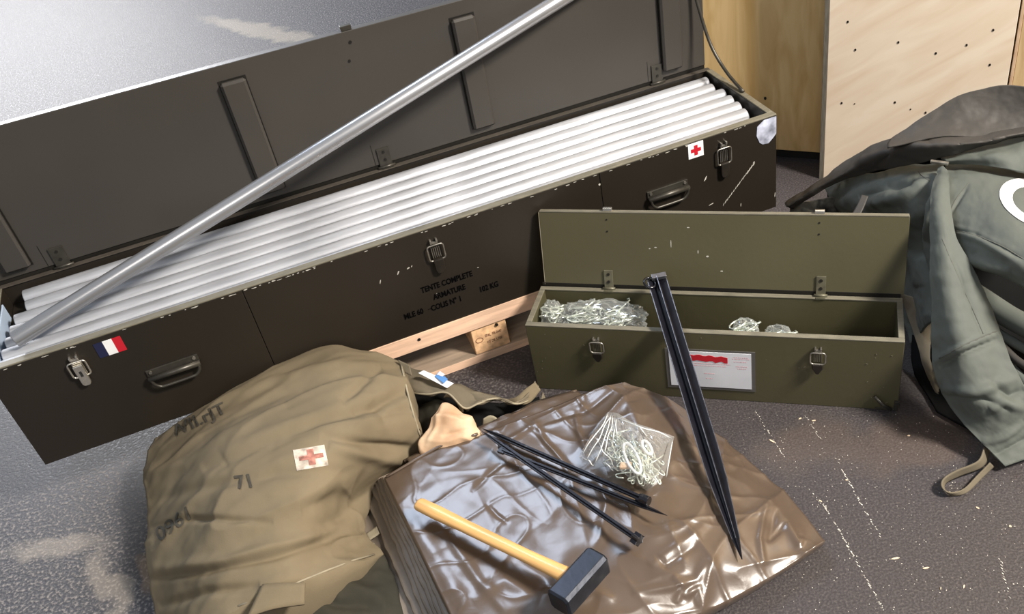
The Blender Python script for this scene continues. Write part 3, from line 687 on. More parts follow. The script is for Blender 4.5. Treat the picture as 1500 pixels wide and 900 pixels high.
# folded tab at the bag's mouth and black sheet painting its shaded interior
def ribbon(name, pts_top, pts_bot, mat, parent, thick=.003, m=10, wob=.0, hem=False):
    A = curvepts([W3(p) for p in pts_top], m); B = curvepts([W3(p) for p in pts_bot], m); inv = parent.matrix_world.inverted(); verts = []; faces = []; K = 5
    for a, b in zip(A, B):
        for k in range(K + 1): verts.append(inv @ (a.lerp(b, k / K) + Vector((0, 0, wob * noise.noise(a * 30 + Vector((k, 0, 0)))))))
    for i in range(len(A) - 1):
        for k in range(K): c = i * (K + 1) + k; faces.append((c, c + 1, c + K + 2, c + K + 1))
    me = bpy.data.meshes.new(name); me.from_pydata(verts, [], faces); o = link(name, me, mat, parent, True)
    md = o.modifiers.new('cloth_thickness', 'SOLIDIFY'); md.thickness = thick; md.offset = 0
    if hem: MB().path([inv @ b for b in B], .0021, 6).build('hem', M_hem, parent, smooth=True)
    return o
ribbon('corner_tab', [(583, 527, .175), (600, 535, .17)], [(590, 545, .16), (604, 552, .155)], M_canvas_b, bag)
ribbon('closing_strap', [(385, 857, .185), (415, 855, .182), (447, 855, .175)], [(362, 905, .18), (400, 893, .178), (446, 886, .165)], M_canvas, bag, .005, 6, .001)
# dark sheet visible below the hem
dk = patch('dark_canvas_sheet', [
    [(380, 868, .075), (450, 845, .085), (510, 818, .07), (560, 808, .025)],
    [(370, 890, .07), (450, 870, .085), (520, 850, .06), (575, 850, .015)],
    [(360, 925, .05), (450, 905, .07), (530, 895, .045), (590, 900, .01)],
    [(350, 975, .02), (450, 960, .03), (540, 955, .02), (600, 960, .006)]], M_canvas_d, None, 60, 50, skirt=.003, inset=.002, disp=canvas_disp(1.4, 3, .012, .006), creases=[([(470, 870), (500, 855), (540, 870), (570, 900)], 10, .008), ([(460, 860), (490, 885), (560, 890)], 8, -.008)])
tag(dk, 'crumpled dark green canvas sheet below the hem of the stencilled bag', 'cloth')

# canvas flaps lying beyond the bag mouth
fm = thing('folded_canvas_cover', Matrix.Translation(at(690, 620)), 'rumpled olive canvas cover with open folds between the stencilled bag and the small box', 'canvas')
ribbon('upper_fold', [(592, 533, .13), (625, 548, .125), (660, 560, .115), (695, 570, .10), (722, 580, .085), (745, 587, .075)],
       [(596, 574, .12), (625, 578, .13), (655, 576, .135), (680, 598, .11), (700, 592, .105), (722, 584, .09)], M_canvas_b, fm, .003, 10, .010, True)
ribbon('hem_fold', [(640, 552, .10), (690, 572, .10), (735, 588, .09), (762, 588, .075), (778, 570, .075), (784, 560, .07)],
       [(684, 602, .07), (702, 590, .10), (730, 584, .095), (757, 592, .08), (781, 582, .055), (788, 566, .05)], M_canvas_b, fm, .003, 10, .008, True)
ribbon('curled_edge', [(654, 577, .125), (666, 577, .12), (675, 588, .11), (679, 603, .09)], [(650, 582, .11), (662, 583, .10), (671, 594, .09), (676, 608, .07)], M_hem, fm, .002)
ribbon('side_fold', [(795, 575, .07), (790, 590, .065), (770, 605, .07), (745, 622, .075), (700, 640, .07)], [(805, 600, .04), (790, 612, .04), (765, 625, .05), (735, 640, .05), (700, 655, .05)], M_canvas_b, fm, .003, 10, .003)
ribbon('flap_end', [(738, 585, .06), (756, 582, .07), (770, 570, .08), (784, 560, .085)], [(742, 592, .05), (760, 594, .06), (776, 590, .06), (792, 572, .07)], M_canvas, fm, .003, 8, .002)
patch('interior_shade_sheet', [  # near-black sheet painting the shade inside the opening
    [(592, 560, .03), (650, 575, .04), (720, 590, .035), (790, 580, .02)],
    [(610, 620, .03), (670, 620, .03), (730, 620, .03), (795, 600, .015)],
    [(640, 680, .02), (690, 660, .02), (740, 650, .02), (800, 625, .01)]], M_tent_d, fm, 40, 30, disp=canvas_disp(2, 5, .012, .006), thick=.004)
patch('inner_fold', [
    [(605, 600, .06), (640, 585, .10), (672, 600, .085)],
    [(612, 640, .05), (640, 620, .08), (668, 625, .07)],
    [(622, 665, .03), (650, 655, .05), (680, 650, .05)]], M_canvas_d, fm, 24, 24, disp=canvas_disp(2, 8, .01, .005), thick=.003)
ribbon('small_loop', [(708, 614, .08), (718, 609, .085), (728, 614, .08), (728, 624, .07)], [(707, 624, .06), (716, 626, .06), (724, 626, .06), (724, 628, .06)], M_hem, fm, .003)
tl = patch('tan_pouch', [
    [(640, 603, .128), (650, 590, .134), (661, 593, .132), (678, 606, .122), (688, 612, .114)],
    [(625, 630, .112), (645, 617, .126), (664, 616, .124), (684, 618, .116), (696, 622, .106)],
    [(614, 650, .095), (640, 640, .108), (660, 637, .110), (684, 632, .110), (704, 632, .100)],
    [(625, 664, .080), (642, 662, .086), (662, 656, .090), (685, 648, .090), (708, 640, .088)]], M_tan, None, 40, 40, skirt=.04, disp=lambda u, v, P: .008 * ridged(P * 7, 2.0) + .006 * fbm(P, 16, 3), inset=.008, creases=[([(650, 590), (640, 620), (625, 655)], 3, .003), ([(648, 640), (668, 635), (690, 630)], 3, -.004), ([(662, 595), (672, 612), (690, 620)], 3, -.002)])
tag(tl, 'crumpled tan leather piece poking out from the folds beside the stencilled bag', 'pouch')
tg = thing('paper_tag', Matrix.Translation(at(640, 553, .135)), 'small white tag with blue print lying above the tan leather piece', 'tag')
inv = tg.matrix_world.inverted()
def flatpoly(name, P, mat, parent, t=.0012):
    inv = parent.matrix_world.inverted(); A = [inv @ p for p in P]; n = (A[1] - A[0]).cross(A[2] - A[0]).normalized()
    if n.dot(inv.to_3x3() @ (CAM - P[0])) < 0: n = -n
    m = MB(); lo_ = [m.bm.verts.new(p) for p in A]; h_ = [m.bm.verts.new(p + n * t) for p in A]; k = len(A)
    m.bm.faces.new(lo_); m.bm.faces.new(h_)
    for i in range(k): m.bm.faces.new((lo_[i], lo_[(i + 1) % k], h_[(i + 1) % k], h_[i]))
    return m.build(name, mat, parent)
c_ = flatpoly('tag_card', [at(613, 547, .150), at(621, 543, .153), at(665, 562, .142), at(655, 569, .138)], M_paper, tg)
flatpoly('blue_print', [at(637, 552, .1492), at(643, 545, .1502), at(656, 556, .1466), at(650, 562, .146)], M_blueprint, tg, .001)
flatpoly('tag_fold', [at(640, 549, .150), at(645, 544, .155), at(652, 549, .152), at(648, 552, .149)], M_paper, tg)

# ------------------------------------------------------------------ folded tarpaulin
tarp = thing('folded_tarpaulin', Matrix.Translation(at(860, 780)), 'glossy brown plastic tarpaulin folded in a thick stack on the floor', 'tarpaulin')
R_t = Matrix.Rotation(.7, 3, 'Z')
def tarp_disp(u, v, P):
    q = R_t @ P; s = Vector((q.x * 5.5, q.y * 2.4, 0))
    w = .12 + .88 * min(1, max(0, (u - .25) * 2.2))
    h = .0065 * (ridged(s * .8 + Vector((3, 1, 0)), 1.5) ** 3) * w + .0045 * noise.noise(s * 1.7) * w + .003 * (ridged(Vector((P.x * 2, P.y * 5, 7)), 2.2) ** 4) * w
    h += w * .0028 * (ridged(Vector((P.x * 9 + P.y * 4, P.y * 3, 2)), 1.6) ** 3) + .0012 * (ridged(P * 11 + Vector((9, 2, 0)), 1) ** 4) + .0010 * noise.noise(P * 30)
    return h
top_rows = [
    [(563, 700, .088), (628, 664, .094), (700, 640, .098), (770, 612, .102), (848, 580, .112), (884, 566, .125), (915, 560, .128)],
    [(585, 745, .095), (660, 710, .10), (740, 690, .102), (812, 660, .107), (885, 638, .122), (950, 612, .128), (1000, 598, .075)],
    [(610, 795, .095), (690, 770, .10), (772, 745, .102), (850, 716, .11), (925, 698, .118), (1000, 678, .105), (1066, 652, .040)],
    [(636, 850, .095), (716, 830, .10), (800, 810, .102), (880, 790, .105), (965, 768, .105), (1050, 745, .085), (1128, 707, .030)],
    [(662, 905, .092), (748, 893, .10), (832, 880, .10), (920, 862, .092), (1012, 835, .085), (1098, 800, .065), (1178, 757, .028)],
    [(695, 980, .088), (775, 968, .09), (870, 950, .085), (960, 922, .065), (1035, 895, .045), (1122, 850, .036), (1208, 795, .030)]]
def off_rows(rows, dz): return [[(x, y, max(.004, z + dz)) for x, y, z in r] for r in rows]
patch('top_sheet', top_rows, M_tarp, tarp, 220, 200, amp=.65, disp=tarp_disp, skirt=.006, inset=.012,
      creases=[([(690, 722), (722, 690), (738, 680)], 4, -.004), ([(712, 738), (728, 755), (745, 768)], 3, -.003), ([(640, 760), (700, 850), (745, 900)], 8, .004), ([(585, 735), (640, 820), (690, 905)], 12, .004), ([(870, 690), (890, 740), (880, 790), (868, 810)], 8, .005),
               ([(760, 640), (800, 620), (860, 600), (905, 565)], 4, -.006), ([(730, 655), (780, 628), (850, 605)], 5, .006), ([(782, 615), (800, 650), (838, 690)], 4, .005), ([(840, 600), (850, 640), (862, 668)], 4, .004), ([(925, 590), (935, 625), (940, 645)], 9, .008), ([(975, 600), (985, 640), (980, 720)], 12, .006),
               ([(1010, 640), (1040, 720), (1060, 760)], 8, -.006), ([(1120, 745), (1112, 790), (1118, 830)], 4, .008), ([(1135, 750), (1128, 790), (1150, 770)], 5, -.007), ([(1150, 770), (1170, 800), (1175, 790)], 5, .007), ([(950, 830), (1010, 790), (1040, 765)], 7, .006), ([(960, 815), (975, 830), (1020, 800)], 4, -.005),
               ([(925, 870), (985, 860), (1020, 850), (1035, 820)], 6, .006), ([(985, 845), (1000, 860), (990, 885)], 5, .006), ([(840, 890), (870, 870), (900, 880)], 6, .004), ([(1000, 875), (1022, 862), (1026, 892)], 6, .007), ([(1080, 690), (1100, 730), (1180, 790)], 9, .005), ([(690, 880), (740, 850), (790, 880)], 9, .004), ([(730, 800), (800, 850), (830, 900)], 9, .003)])
# the folded layers beneath
base = [((508, 739), (598, 915), .012, 0), ((527, 711), (612, 915), .026, 1), ((541, 707), (622, 912), .038, 0), ((546, 704), (630, 910), .047, 1), ((551, 702), (638, 908), .056, 0), ((556, 700), (646, 908), .065, 1), ((559, 699), (653, 906), .074, 0)]
for k, (A0, A1, z, par) in enumerate(base):
    rr = random.Random(k + 20); a0 = at(*A0, z); a1 = at(A1[0] + 25, A1[1] + 60, z); dirx = (at(760, 610, .1) - at(563, 700, .09)); dirx.z = 0; dirx.normalize()
    n = 26; wdt = .33 if k > 1 else .30
    th = .0042
    m = MB(); rings = []
    for i in range(n + 1):
        p = a0.lerp(a1, i / n); p = p + dirx * (.0022 * noise.noise(Vector((i * .55, k * 3.1, 0))) + .0012 * rr.uniform(-1, 1)); dz = .0015 * noise.noise(Vector((i * .4, k * 5, 2)))
        prof = [(wdt, -th), (.004, -th), (.0012, -th * .7), (0, 0), (.0012, th * .7), (.004, th), (wdt, th)]
        rings.append([m.bm.verts.new(tarp.matrix_world.inverted() @ (p + dirx * x + Vector((0, 0, dz + z_ - th)))) for x, z_ in prof])
    for i in range(n):
        for j in range(6): m.bm.faces.new((rings[i][j], rings[i][j + 1], rings[i + 1][j + 1], rings[i + 1][j]))
        m.bm.faces.new((rings[i][6], rings[i][0], rings[i + 1][0], rings[i + 1][6]))
    m.bm.faces.new(rings[0]); m.bm.faces.new(rings[-1][::-1])
    m.build('folded_layer', M_fold, tarp, smooth=False)
# double rim along the back edge
for (A, z, w) in ((((592, 676), (640, 652), (700, 630), (760, 603), (800, 586), (845, 573)), .070, .0035), (((566, 699), (628, 663), (655, 650), (700, 636)), .092, .003)):
    MB().path([tarp.matrix_world.inverted() @ p for p in curvepts([at(x, y, z + .02 * (i / 5)) for i, (x, y) in enumerate(A)], 5)], w, 8).build('rolled_edge', M_tarp, tarp, smooth=True)
rib_in = Matrix.Translation((0, 0, 0))
ribbon('back_flap', [(596, 672, .075), (640, 650, .08), (700, 627, .085), (760, 600, .09), (800, 584, .09), (846, 573, .09)],
       [(604, 690, .080), (650, 668, .085), (705, 644, .092), (765, 618, .096), (806, 606, .10), (860, 585, .108)], M_tarp, tarp, .002, 10, .006)
ribbon('hem_loop', [(520, 738, .018), (532, 728, .018), (541, 726, .019)], [(524, 745, .017), (534, 735, .018), (544, 733, .019)], M_fold, tarp, .003, 4)
ribbon('hem_loop', [(536, 783, .02), (546, 776, .024), (552, 772, .026)], [(540, 793, .02), (551, 786, .024), (556, 782, .026)], M_hem, tarp, .003, 4)
ribbon('hem_loop', [(537, 803, .02), (543, 798, .022), (548, 796, .024)], [(540, 810, .02), (546, 805, .022), (551, 803, .024)], M_hem, tarp, .003, 4)

# ------------------------------------------------------------------ tools on the tarpaulin
def on_tarp(px, py, off):
    h = hit('top_sheet', px, py, off)
    return at(px, py, (h[0].z if h else .095) + off)
def rod(name, A, B, label, head='cap', r=.0055, point_at='B', group='black steel tent pegs'):
    A = Vector(A); B = Vector(B); d = B - A; Ln = d.length
    M = Matrix.Translation(A) @ d.to_track_quat('X', 'Z').to_matrix().to_4x4()
    root = thing(name, M, label, 'stake', group)
    # cross-shaped profile, tapered point at x = Ln
    m = MB(); w = r; t = r * .35
    prof = [(w, t), (t, t), (t, w), (-t, w), (-t, t), (-w, t), (-w, -t), (-t, -t), (-t, -w), (t, -w), (t, -t), (w, -t)]
    st_ = [(0, 1), (Ln * .86, 1), (Ln * .94, .6), (Ln, .05)]
    rg = [[m.bm.verts.new((x, a * s, b * s)) for a, b in prof] for x, s in st_]
    for i in range(len(rg) - 1):
        for k in range(12): m.bm.faces.new((rg[i][k], rg[i][(k + 1) % 12], rg[i + 1][(k + 1) % 12], rg[i + 1][k]))
    m.bm.faces.new(rg[0]); m.bm.faces.new(rg[-1])
    m.build('shank', M_steel_black, root, .0003, seg=1)
    if head == 'cap': MB().path([(-.012, 0, 0), (-.011, 0, 0), (.006, 0, 0), (.008, 0, 0)], [r * 1.5, r * 1.8, r * 1.8, r * 1.2], 10).cuboid(-.004, .014, -r * 1.5, r * 1.5, -.002, .002).build('head', M_steel_black, root, .0006)
    if head == 'star':
        pl = [(cos(2 * pi * k / 12) * r * (2.5 if k % 2 else 1.6), sin(2 * pi * k / 12) * r * (2.5 if k % 2 else 1.6)) for k in range(12)]
        MB().prism(pl, -.007, .007, Matrix.Rotation(pi / 2, 4, 'Y')).build('head', M_steel_black, root, .0008)
    if head == 'hook': MB().path(curvepts([(0.004, 0, 0), (-.010, r * .6, 0), (-.014, r * 2.2, .002), (-.006, r * 3.4, .002), (.006, r * 3.2, .001)], 5), r * .55, 8).cuboid(-.008, .006, -r * 1.4, r * 1.4, -r * .6, r * .6).build('head', M_steel_black, root)
    return root
rod('steel_stake', on_tarp(943, 732, .017), on_tarp(706, 628, .014), 'black steel tent peg lying farthest back on the tarpaulin, its round head at the right', 'cap', .0053)
rod('steel_stake', on_tarp(736, 661, .014), on_tarp(978, 756, .016), 'black steel tent peg on the tarpaulin whose sharp tip points right', 'hook', .0046)
rod('steel_stake', on_tarp(933, 790, .016), on_tarp(706, 632, .034), 'black steel tent peg with a star-shaped head, nearest the hammer', 'star', .0050)

# long ridged stake leaning on the small crate
tip = on_tarp(1087, 820, .006); mid = onfront(SF, 986, 489, -.001); mid.z = sH + .020
mid = at(986, 489, sH + .017)
dirv = (mid - tip); top_ = tip + dirv * 1.30
M = Matrix.Translation(tip) @ dirv.to_track_quat('X', 'Z').to_matrix().to_4x4(); Ln = (top_ - tip).length
bs = thing('ridged_steel_stake', M, 'long black ridged steel stake leaning on the front rim of the small box', 'stake')
m = MB()
hw, hh, tk = .0212, .012, .0022
prof = [(-hw, .003), (-hw + .003, .0045), (-tk * 2.4, -hh * .55 + .004), (-tk, -hh * .2), (-tk * .7, hh), (tk * .7, hh), (tk, -hh * .2), (tk * 2.4, -hh * .55 + .004), (hw - .003, .0045), (hw, .003), (hw * .5, -hh * .75), (0, -hh), (-hw * .5, -hh * .75)]
st_ = [(0, .04), (Ln * .06, .34), (Ln * .24, .82), (Ln * .34, .92), (Ln, 1)]
rg = [[m.bm.verts.new((x, a * s, b * s)) for a, b in prof] for x, s in st_]
for i in range(len(rg) - 1):
    for k in range(13): m.bm.faces.new((rg[i][k], rg[i][(k + 1) % 13], rg[i + 1][(k + 1) % 13], rg[i + 1][k]))
m.bm.faces.new(rg[0]); m.bm.faces.new(rg[-1])
m.build('shank', M_steel_black, bs, .0003, seg=1)
for yy, zz in ((-hw + .001, .0040), (0, hh), (hw - .001, .0040)):
    MB().path([(x, yy * s, zz * s) for x, s in st_[1:]], [.0006, .0008, .0009, .0009], 6).build('lit_ridge', M_tint, bs)  # pale lines paint the light caught along the three ridges
MB().path([(Ln - .012 + cos(t) * .014, .017 + sin(t) * .012, .006 + .003 * sin(t)) for t in [2 * pi * k / 20 for k in range(20)]], .0028, 8, closed=True).build('ring', M_steel_black, bs, smooth=True)
MB().cuboid(Ln - .006, Ln + .006, -hw, hw * .5, .002, .012).build('top_plate', M_tint, bs, .001)

# hammer
hz = .118
A = on_tarp(612, 738, .017); Bp = on_tarp(846, 851, .026)
d = (Bp - A); Ln = d.length; d.normalize(); up = Vector((0, 0, 1)); side = up.cross(d).normalized(); up2 = d.cross(side)
M = Matrix(((d.x, side.x, up2.x, A.x), (d.y, side.y, up2.y, A.y), (d.z, side.z, up2.z, A.z), (0, 0, 0, 1)))
ham = thing('club_hammer', M, 'club hammer with pale wooden handle and black steel head on the tarpaulin', 'hammer')
m = MB(); n = 18; prf = [(0, .6), (.002, .86), (.006, .95), (.05, 1), (.12, .88), (Ln * .7, .86), (Ln * .88, .98), (Ln * .93, 1.05), (Ln + .02, 1.0)]
rg = [[m.bm.verts.new((x, cos(2 * pi * k / n) * .0142 * s, sin(2 * pi * k / n) * .0108 * s)) for k in range(n)] for x, s in prf]
for i in range(len(rg) - 1):
    for k in range(n): m.bm.faces.new((rg[i][k], rg[i][(k + 1) % n], rg[i + 1][(k + 1) % n], rg[i + 1][k]))
m.bm.faces.new(rg[0]); m.bm.faces.new(rg[-1]); m.build('handle', M_wood, ham, smooth=True)
hd = MB(); hy = .054; q = .0225
oct_ = lambda s: [(-q * s, -q * s * .72), (-q * s * .72, -q * s), (q * s * .72, -q * s), (q * s, -q * s * .72), (q * s, q * s * .72), (q * s * .72, q * s), (-q * s * .72, q * s), (-q * s, q * s * .72)]
HM = Matrix.Translation((Ln + .004, 0, .001)) @ Matrix.Rotation(radians(-4), 4, 'Z')
rg = []
for y, s in ((-hy, .86), (-hy + .004, 1), (-.016, 1), (.016, 1), (hy - .004, 1), (hy, .86)):
    rg.append([hd.bm.verts.new(HM @ Vector((a, y, b))) for a, b in oct_(s)])
for i in range(5):
    for k in range(8): hd.bm.faces.new((rg[i][k], rg[i][(k + 1) % 8], rg[i + 1][(k + 1) % 8], rg[i + 1][k]))
hd.bm.faces.new(rg[0]); hd.bm.faces.new(rg[-1]); hd.build('head', M_hammer, ham, .0006, seg=1)

# bag of pegs on the tarpaulin
bp0 = on_tarp(920, 665, .012)
pb = thing('fittings_bag', Matrix.Translation(bp0), 'clear plastic bag full of zinc hooks and rings lying open on the tarpaulin', 'plastic bag', 'plastic bags of fittings')
inv = pb.matrix_world.inverted(); rr = random.Random(11); mb = MB()
def tp(px, py, off): return inv @ on_tarp(px, py, off)
for k in range(90):
    t = rr.random(); cx_ = 898 + t * 52 + rr.uniform(-12, 14); cy_ = 650 + t * 38 + rr.uniform(-20, 14); ang = rr.uniform(.5, 1.5) + (pi / 2 if rr.random() < .2 else 0); l = rr.uniform(9, 24); z = rr.uniform(.004, .020)
    ex, ey = cos(ang) * l, sin(ang) * l
    pp = [tp(cx_ - ex, cy_ - ey, z), tp(cx_, cy_, z + .003), tp(cx_ + ex, cy_ + ey, z), tp(cx_ + ex + ey * .22, cy_ + ey - ex * .22, z), tp(cx_ + ex * .6 + ey * .3, cy_ + ey * .6 - ex * .3, z)]
    mb.path(curvepts(pp, 3), .0016, 6)
mb.build('zinc_hooks', M_zinc, pb, smooth=True)['kind'] = 'stuff'
for (cx_, cy_, ra, rb, z) in ((926, 672, 13, 22, .028), (948, 656, 8, 10, .022)):
    MB().path([tp(cx_ + cos(t) * ra * .8 + sin(t) * rb * .35, cy_ + sin(t) * rb + cos(t) * ra * .25, z) for t in [2 * pi * k / 28 for k in range(28)]], .0028, 8, closed=True).build('white_ring', M_white, pb, smooth=True)
rows = [
    [(890, 604, .004), (905, 606, .012), (925, 618, .014), (955, 628, .012), (988, 640, .003)],
    [(872, 628, .006), (895, 626, .020), (925, 640, .034), (955, 652, .034), (982, 662, .006)],
    [(860, 648, .006), (885, 652, .020), (915, 668, .040), (948, 678, .040), (976, 688, .008)],
    [(849, 668, .004), (876, 674, .016), (905, 690, .030), (938, 702, .034), (966, 706, .008)],
    [(853, 676, .002), (872, 686, .004), (900, 684, .008), (925, 704, .010), (948, 720, .003)]]
G = [[on_tarp(x, y, z) for x, y, z in r] for r in rows]
nu = nv = 60; vv = []; ff = []
Cc = [[spl(G[r], j * 4 / nu) for j in range(nu + 1)] for r in range(5)]
for i in range(nv + 1):
    for j in range(nu + 1):
        P = spl([Cc[r][j] for r in range(5)], i * 4 / nv); e = min(i, j, nu - i, nu - j) / 8; e = min(1, e)
        s_ = Vector((P.x * 60, P.y * 26, 0)); P = P + Vector((0, 0, 1)) * e * (.011 * abs(noise.noise(s_)) + .005 * abs(noise.noise(s_ * 2.7)))
        vv.append(inv @ P)
ff = [(i * (nu + 1) + j, i * (nu + 1) + j + 1, (i + 1) * (nu + 1) + j + 1, (i + 1) * (nu + 1) + j) for i in range(nv) for j in range(nu)]
me = bpy.data.meshes.new('plastic_film'); me.from_pydata(vv, [], ff); link('plastic_film', me, M_film, pb)
ff_ = MB()
for (x0, y0), (x1, y1) in (((893, 606), (851, 668)), ((895, 607), (860, 674)), ((897, 608), (872, 680)), ((899, 609), (884, 672)), ((900, 612), (895, 660)), ((902, 612), (905, 650)), ((870, 640), (900, 684)), ((852, 670), (872, 684)), ((905, 612), (985, 642)), ((884, 676), (898, 690)), ((984, 644), (974, 700)), ((930, 622), (950, 640))):
    ff_.path(curvepts([tp(x0 + (x1 - x0) * k / 4 + rr.uniform(-2, 2), y0 + (y1 - y0) * k / 4 + rr.uniform(-2, 2), .016 + .014 * sin(pi * k / 4)) for k in range(5)], 3), [.0003] + [.0011] * 11 + [.0003], 6)
o_ = ff_.build('film_folds', M_filmfold, pb, smooth=True); o_['kind'] = 'stuff'
MB().prism([(-.010, -.006), (.012, -.008), (.014, .004), (-.006, .008)], 0, .006, Matrix.Translation(tp(915, 684, .024))).build('tan_piece', M_tan, pb, .001)

# ------------------------------------------------------------------ big grey-green tent bundle
tent = thing('folded_tent', Matrix.Translation(at(1440, 600)), 'large grey-green tent cloth bundle with a white circle, heaped at the right', 'tent')
def td(seed, a1=.008, a2=.004): return canvas_disp(1.2, seed, a1, a2)
# inner bulk, near-black colour paints the shade between the folds
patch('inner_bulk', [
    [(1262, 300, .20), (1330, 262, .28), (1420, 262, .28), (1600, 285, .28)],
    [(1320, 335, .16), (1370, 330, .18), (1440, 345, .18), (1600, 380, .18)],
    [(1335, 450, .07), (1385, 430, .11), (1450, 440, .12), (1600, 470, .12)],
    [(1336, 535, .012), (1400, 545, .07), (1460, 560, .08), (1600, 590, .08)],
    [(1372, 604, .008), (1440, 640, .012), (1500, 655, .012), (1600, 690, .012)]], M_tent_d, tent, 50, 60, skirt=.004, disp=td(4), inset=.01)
patch('seam_shade_sheet', [  # near-black sheet added behind the seam, paints its shade
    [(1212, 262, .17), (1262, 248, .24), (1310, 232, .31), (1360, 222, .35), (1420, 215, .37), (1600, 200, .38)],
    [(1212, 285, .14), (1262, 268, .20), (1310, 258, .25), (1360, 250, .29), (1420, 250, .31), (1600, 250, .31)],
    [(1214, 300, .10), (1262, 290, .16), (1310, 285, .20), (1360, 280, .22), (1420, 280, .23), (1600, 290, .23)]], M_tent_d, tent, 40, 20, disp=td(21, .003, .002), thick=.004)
patch('left_shoulder', [
    [(1210, 277, .18), (1232, 266, .22), (1262, 258, .26), (1302, 250, .30), (1345, 240, .335), (1382, 238, .355)],
    [(1218, 296, .17), (1240, 290, .22), (1268, 284, .26), (1305, 280, .32), (1350, 270, .355), (1386, 270, .375)],
    [(1246, 330, .14), (1268, 322, .20), (1298, 314, .26), (1325, 312, .30), (1355, 312, .33), (1384, 310, .355)],
    [(1300, 400, .10), (1318, 380, .16), (1334, 366, .21), (1348, 358, .25), (1366, 355, .28), (1382, 352, .31)],
    [(1322, 455, .06), (1334, 440, .10), (1346, 425, .15), (1355, 415, .19), (1368, 410, .22), (1380, 405, .25)],
    [(1335, 505, .02), (1344, 495, .04), (1354, 485, .08), (1362, 475, .12), (1370, 470, .15), (1378, 465, .17)]], M_tent, tent, 110, 110, disp=td(1, .006, .004), thick=.004,
    creases=[([(1210, 300), (1240, 280), (1300, 255)], 6, -.006), ([(1262, 292), (1300, 272), (1340, 270)], 6, -.012), ([(1270, 300), (1320, 288), (1375, 262)], 8, .010), ([(1368, 262), (1350, 300), (1345, 340), (1350, 380)], 7, -.014), ([(1376, 262), (1364, 300), (1360, 350), (1362, 400)], 5, .010),
             ([(1345, 320), (1352, 360), (1358, 420), (1362, 460)], 5, -.01), ([(1322, 330), (1336, 370), (1346, 420)], 6, .01)])
patch('circle_panel', [
    [(1384, 237, .360), (1420, 240, .362), (1460, 246, .362), (1510, 258, .362), (1600, 285, .362)],
    [(1388, 275, .378), (1430, 275, .39), (1470, 282, .395), (1520, 295, .395), (1600, 320, .395)],
    [(1388, 315, .36), (1430, 318, .375), (1470, 328, .385), (1520, 345, .385), (1600, 370, .385)],
    [(1392, 352, .33), (1430, 362, .345), (1470, 375, .355), (1520, 395, .355), (1600, 420, .355)],
    [(1400, 372, .31), (1430, 385, .315), (1468, 400, .32), (1520, 424, .32), (1600, 454, .32)],
    [(1408, 376, .30), (1435, 391, .30), (1470, 405, .30), (1520, 430, .30), (1600, 460, .30)]], M_tent, tent, 110, 90, disp=td(2, .005, .003), thick=.004,
    creases=[([(1390, 335), (1430, 345), (1500, 382)], 3, -.005), ([(1410, 375), (1440, 385), (1480, 400)], 6, .008), ([(1420, 270), (1400, 300), (1392, 315)], 3, -.003), ([(1395, 335), (1440, 352), (1500, 390)], 6, .006)])
patch('hanging_lapel', [
    [(1374, 246, .385), (1381, 243, .388), (1389, 252, .388)],
    [(1364, 290, .38), (1376, 288, .39), (1391, 292, .385)],
    [(1362, 335, .355), (1378, 330, .37), (1400, 345, .355)],
    [(1364, 400, .30), (1388, 395, .32), (1428, 400, .30)],
    [(1365, 470, .23), (1402, 465, .26), (1455, 465, .23)],
    [(1368, 540, .15), (1415, 535, .19), (1482, 535, .17)],
    [(1388, 590, .09), (1440, 590, .13), (1515, 590, .11)],
    [(1428, 638, .05), (1470, 630, .07), (1535, 620, .07)],
    [(1472, 684, .018), (1505, 672, .022), (1560, 655, .02)]], M_tent, tent, 80, 150, disp=td(6, .005, .004), thick=.005,
    creases=[([(1370, 530), (1410, 508), (1460, 488)], 4, .008), ([(1375, 538), (1415, 516), (1462, 496)], 4, -.008), ([(1380, 570), (1430, 575), (1490, 555)], 7, .007), ([(1385, 580), (1440, 585), (1480, 600)], 5, -.006), ([(1395, 380), (1415, 430), (1440, 500)], 3, -.003), ([(1440, 650), (1470, 640), (1500, 620)], 5, .006),
             ([(1450, 560), (1480, 580), (1500, 570)], 6, -.008), ([(1450, 600), (1470, 590), (1500, 600)], 6, .007), ([(1455, 668), (1480, 655), (1510, 640)], 4, -.005)])
# top flap in two faces
patch('top_flap', [
    [(1305, 205, .40), (1350, 175, .44), (1400, 143, .48), (1440, 130, .50), (1472, 125, .51), (1520, 130, .51), (1600, 140, .51)],
    [(1300, 212, .405), (1360, 190, .43), (1410, 172, .45), (1450, 165, .46), (1490, 163, .465), (1530, 165, .465), (1600, 172, .465)],
    [(1300, 216, .41), (1360, 204, .425), (1410, 200, .43), (1450, 200, .43), (1490, 193, .435), (1530, 186, .44), (1600, 182, .44)]], M_tent_b, tent, 90, 50, disp=td(8, .008, .002), thick=.004)
patch('flap_edge_roll', [
    [(1150, 298, .14), (1195, 268, .21), (1240, 232, .28), (1300, 205, .37), (1360, 198, .42), (1430, 198, .43), (1500, 188, .44), (1600, 180, .44)],
    [(1152, 303, .15), (1205, 270, .23), (1255, 243, .30), (1310, 222, .38), (1370, 212, .43), (1435, 208, .44), (1500, 195, .45), (1600, 184, .45)],
    [(1160, 306, .14), (1212, 276, .22), (1268, 255, .28), (1325, 243, .35), (1385, 230, .40), (1445, 213, .42), (1505, 199, .43), (1600, 188, .43)]], M_tent_b, tent, 110, 30, disp=td(10, .006, .004), thick=.004,
    creases=[([(1280, 250), (1300, 225), (1310, 212)], 4, -.006), ([(1250, 240), (1300, 222), (1360, 210)], 6, .006)])
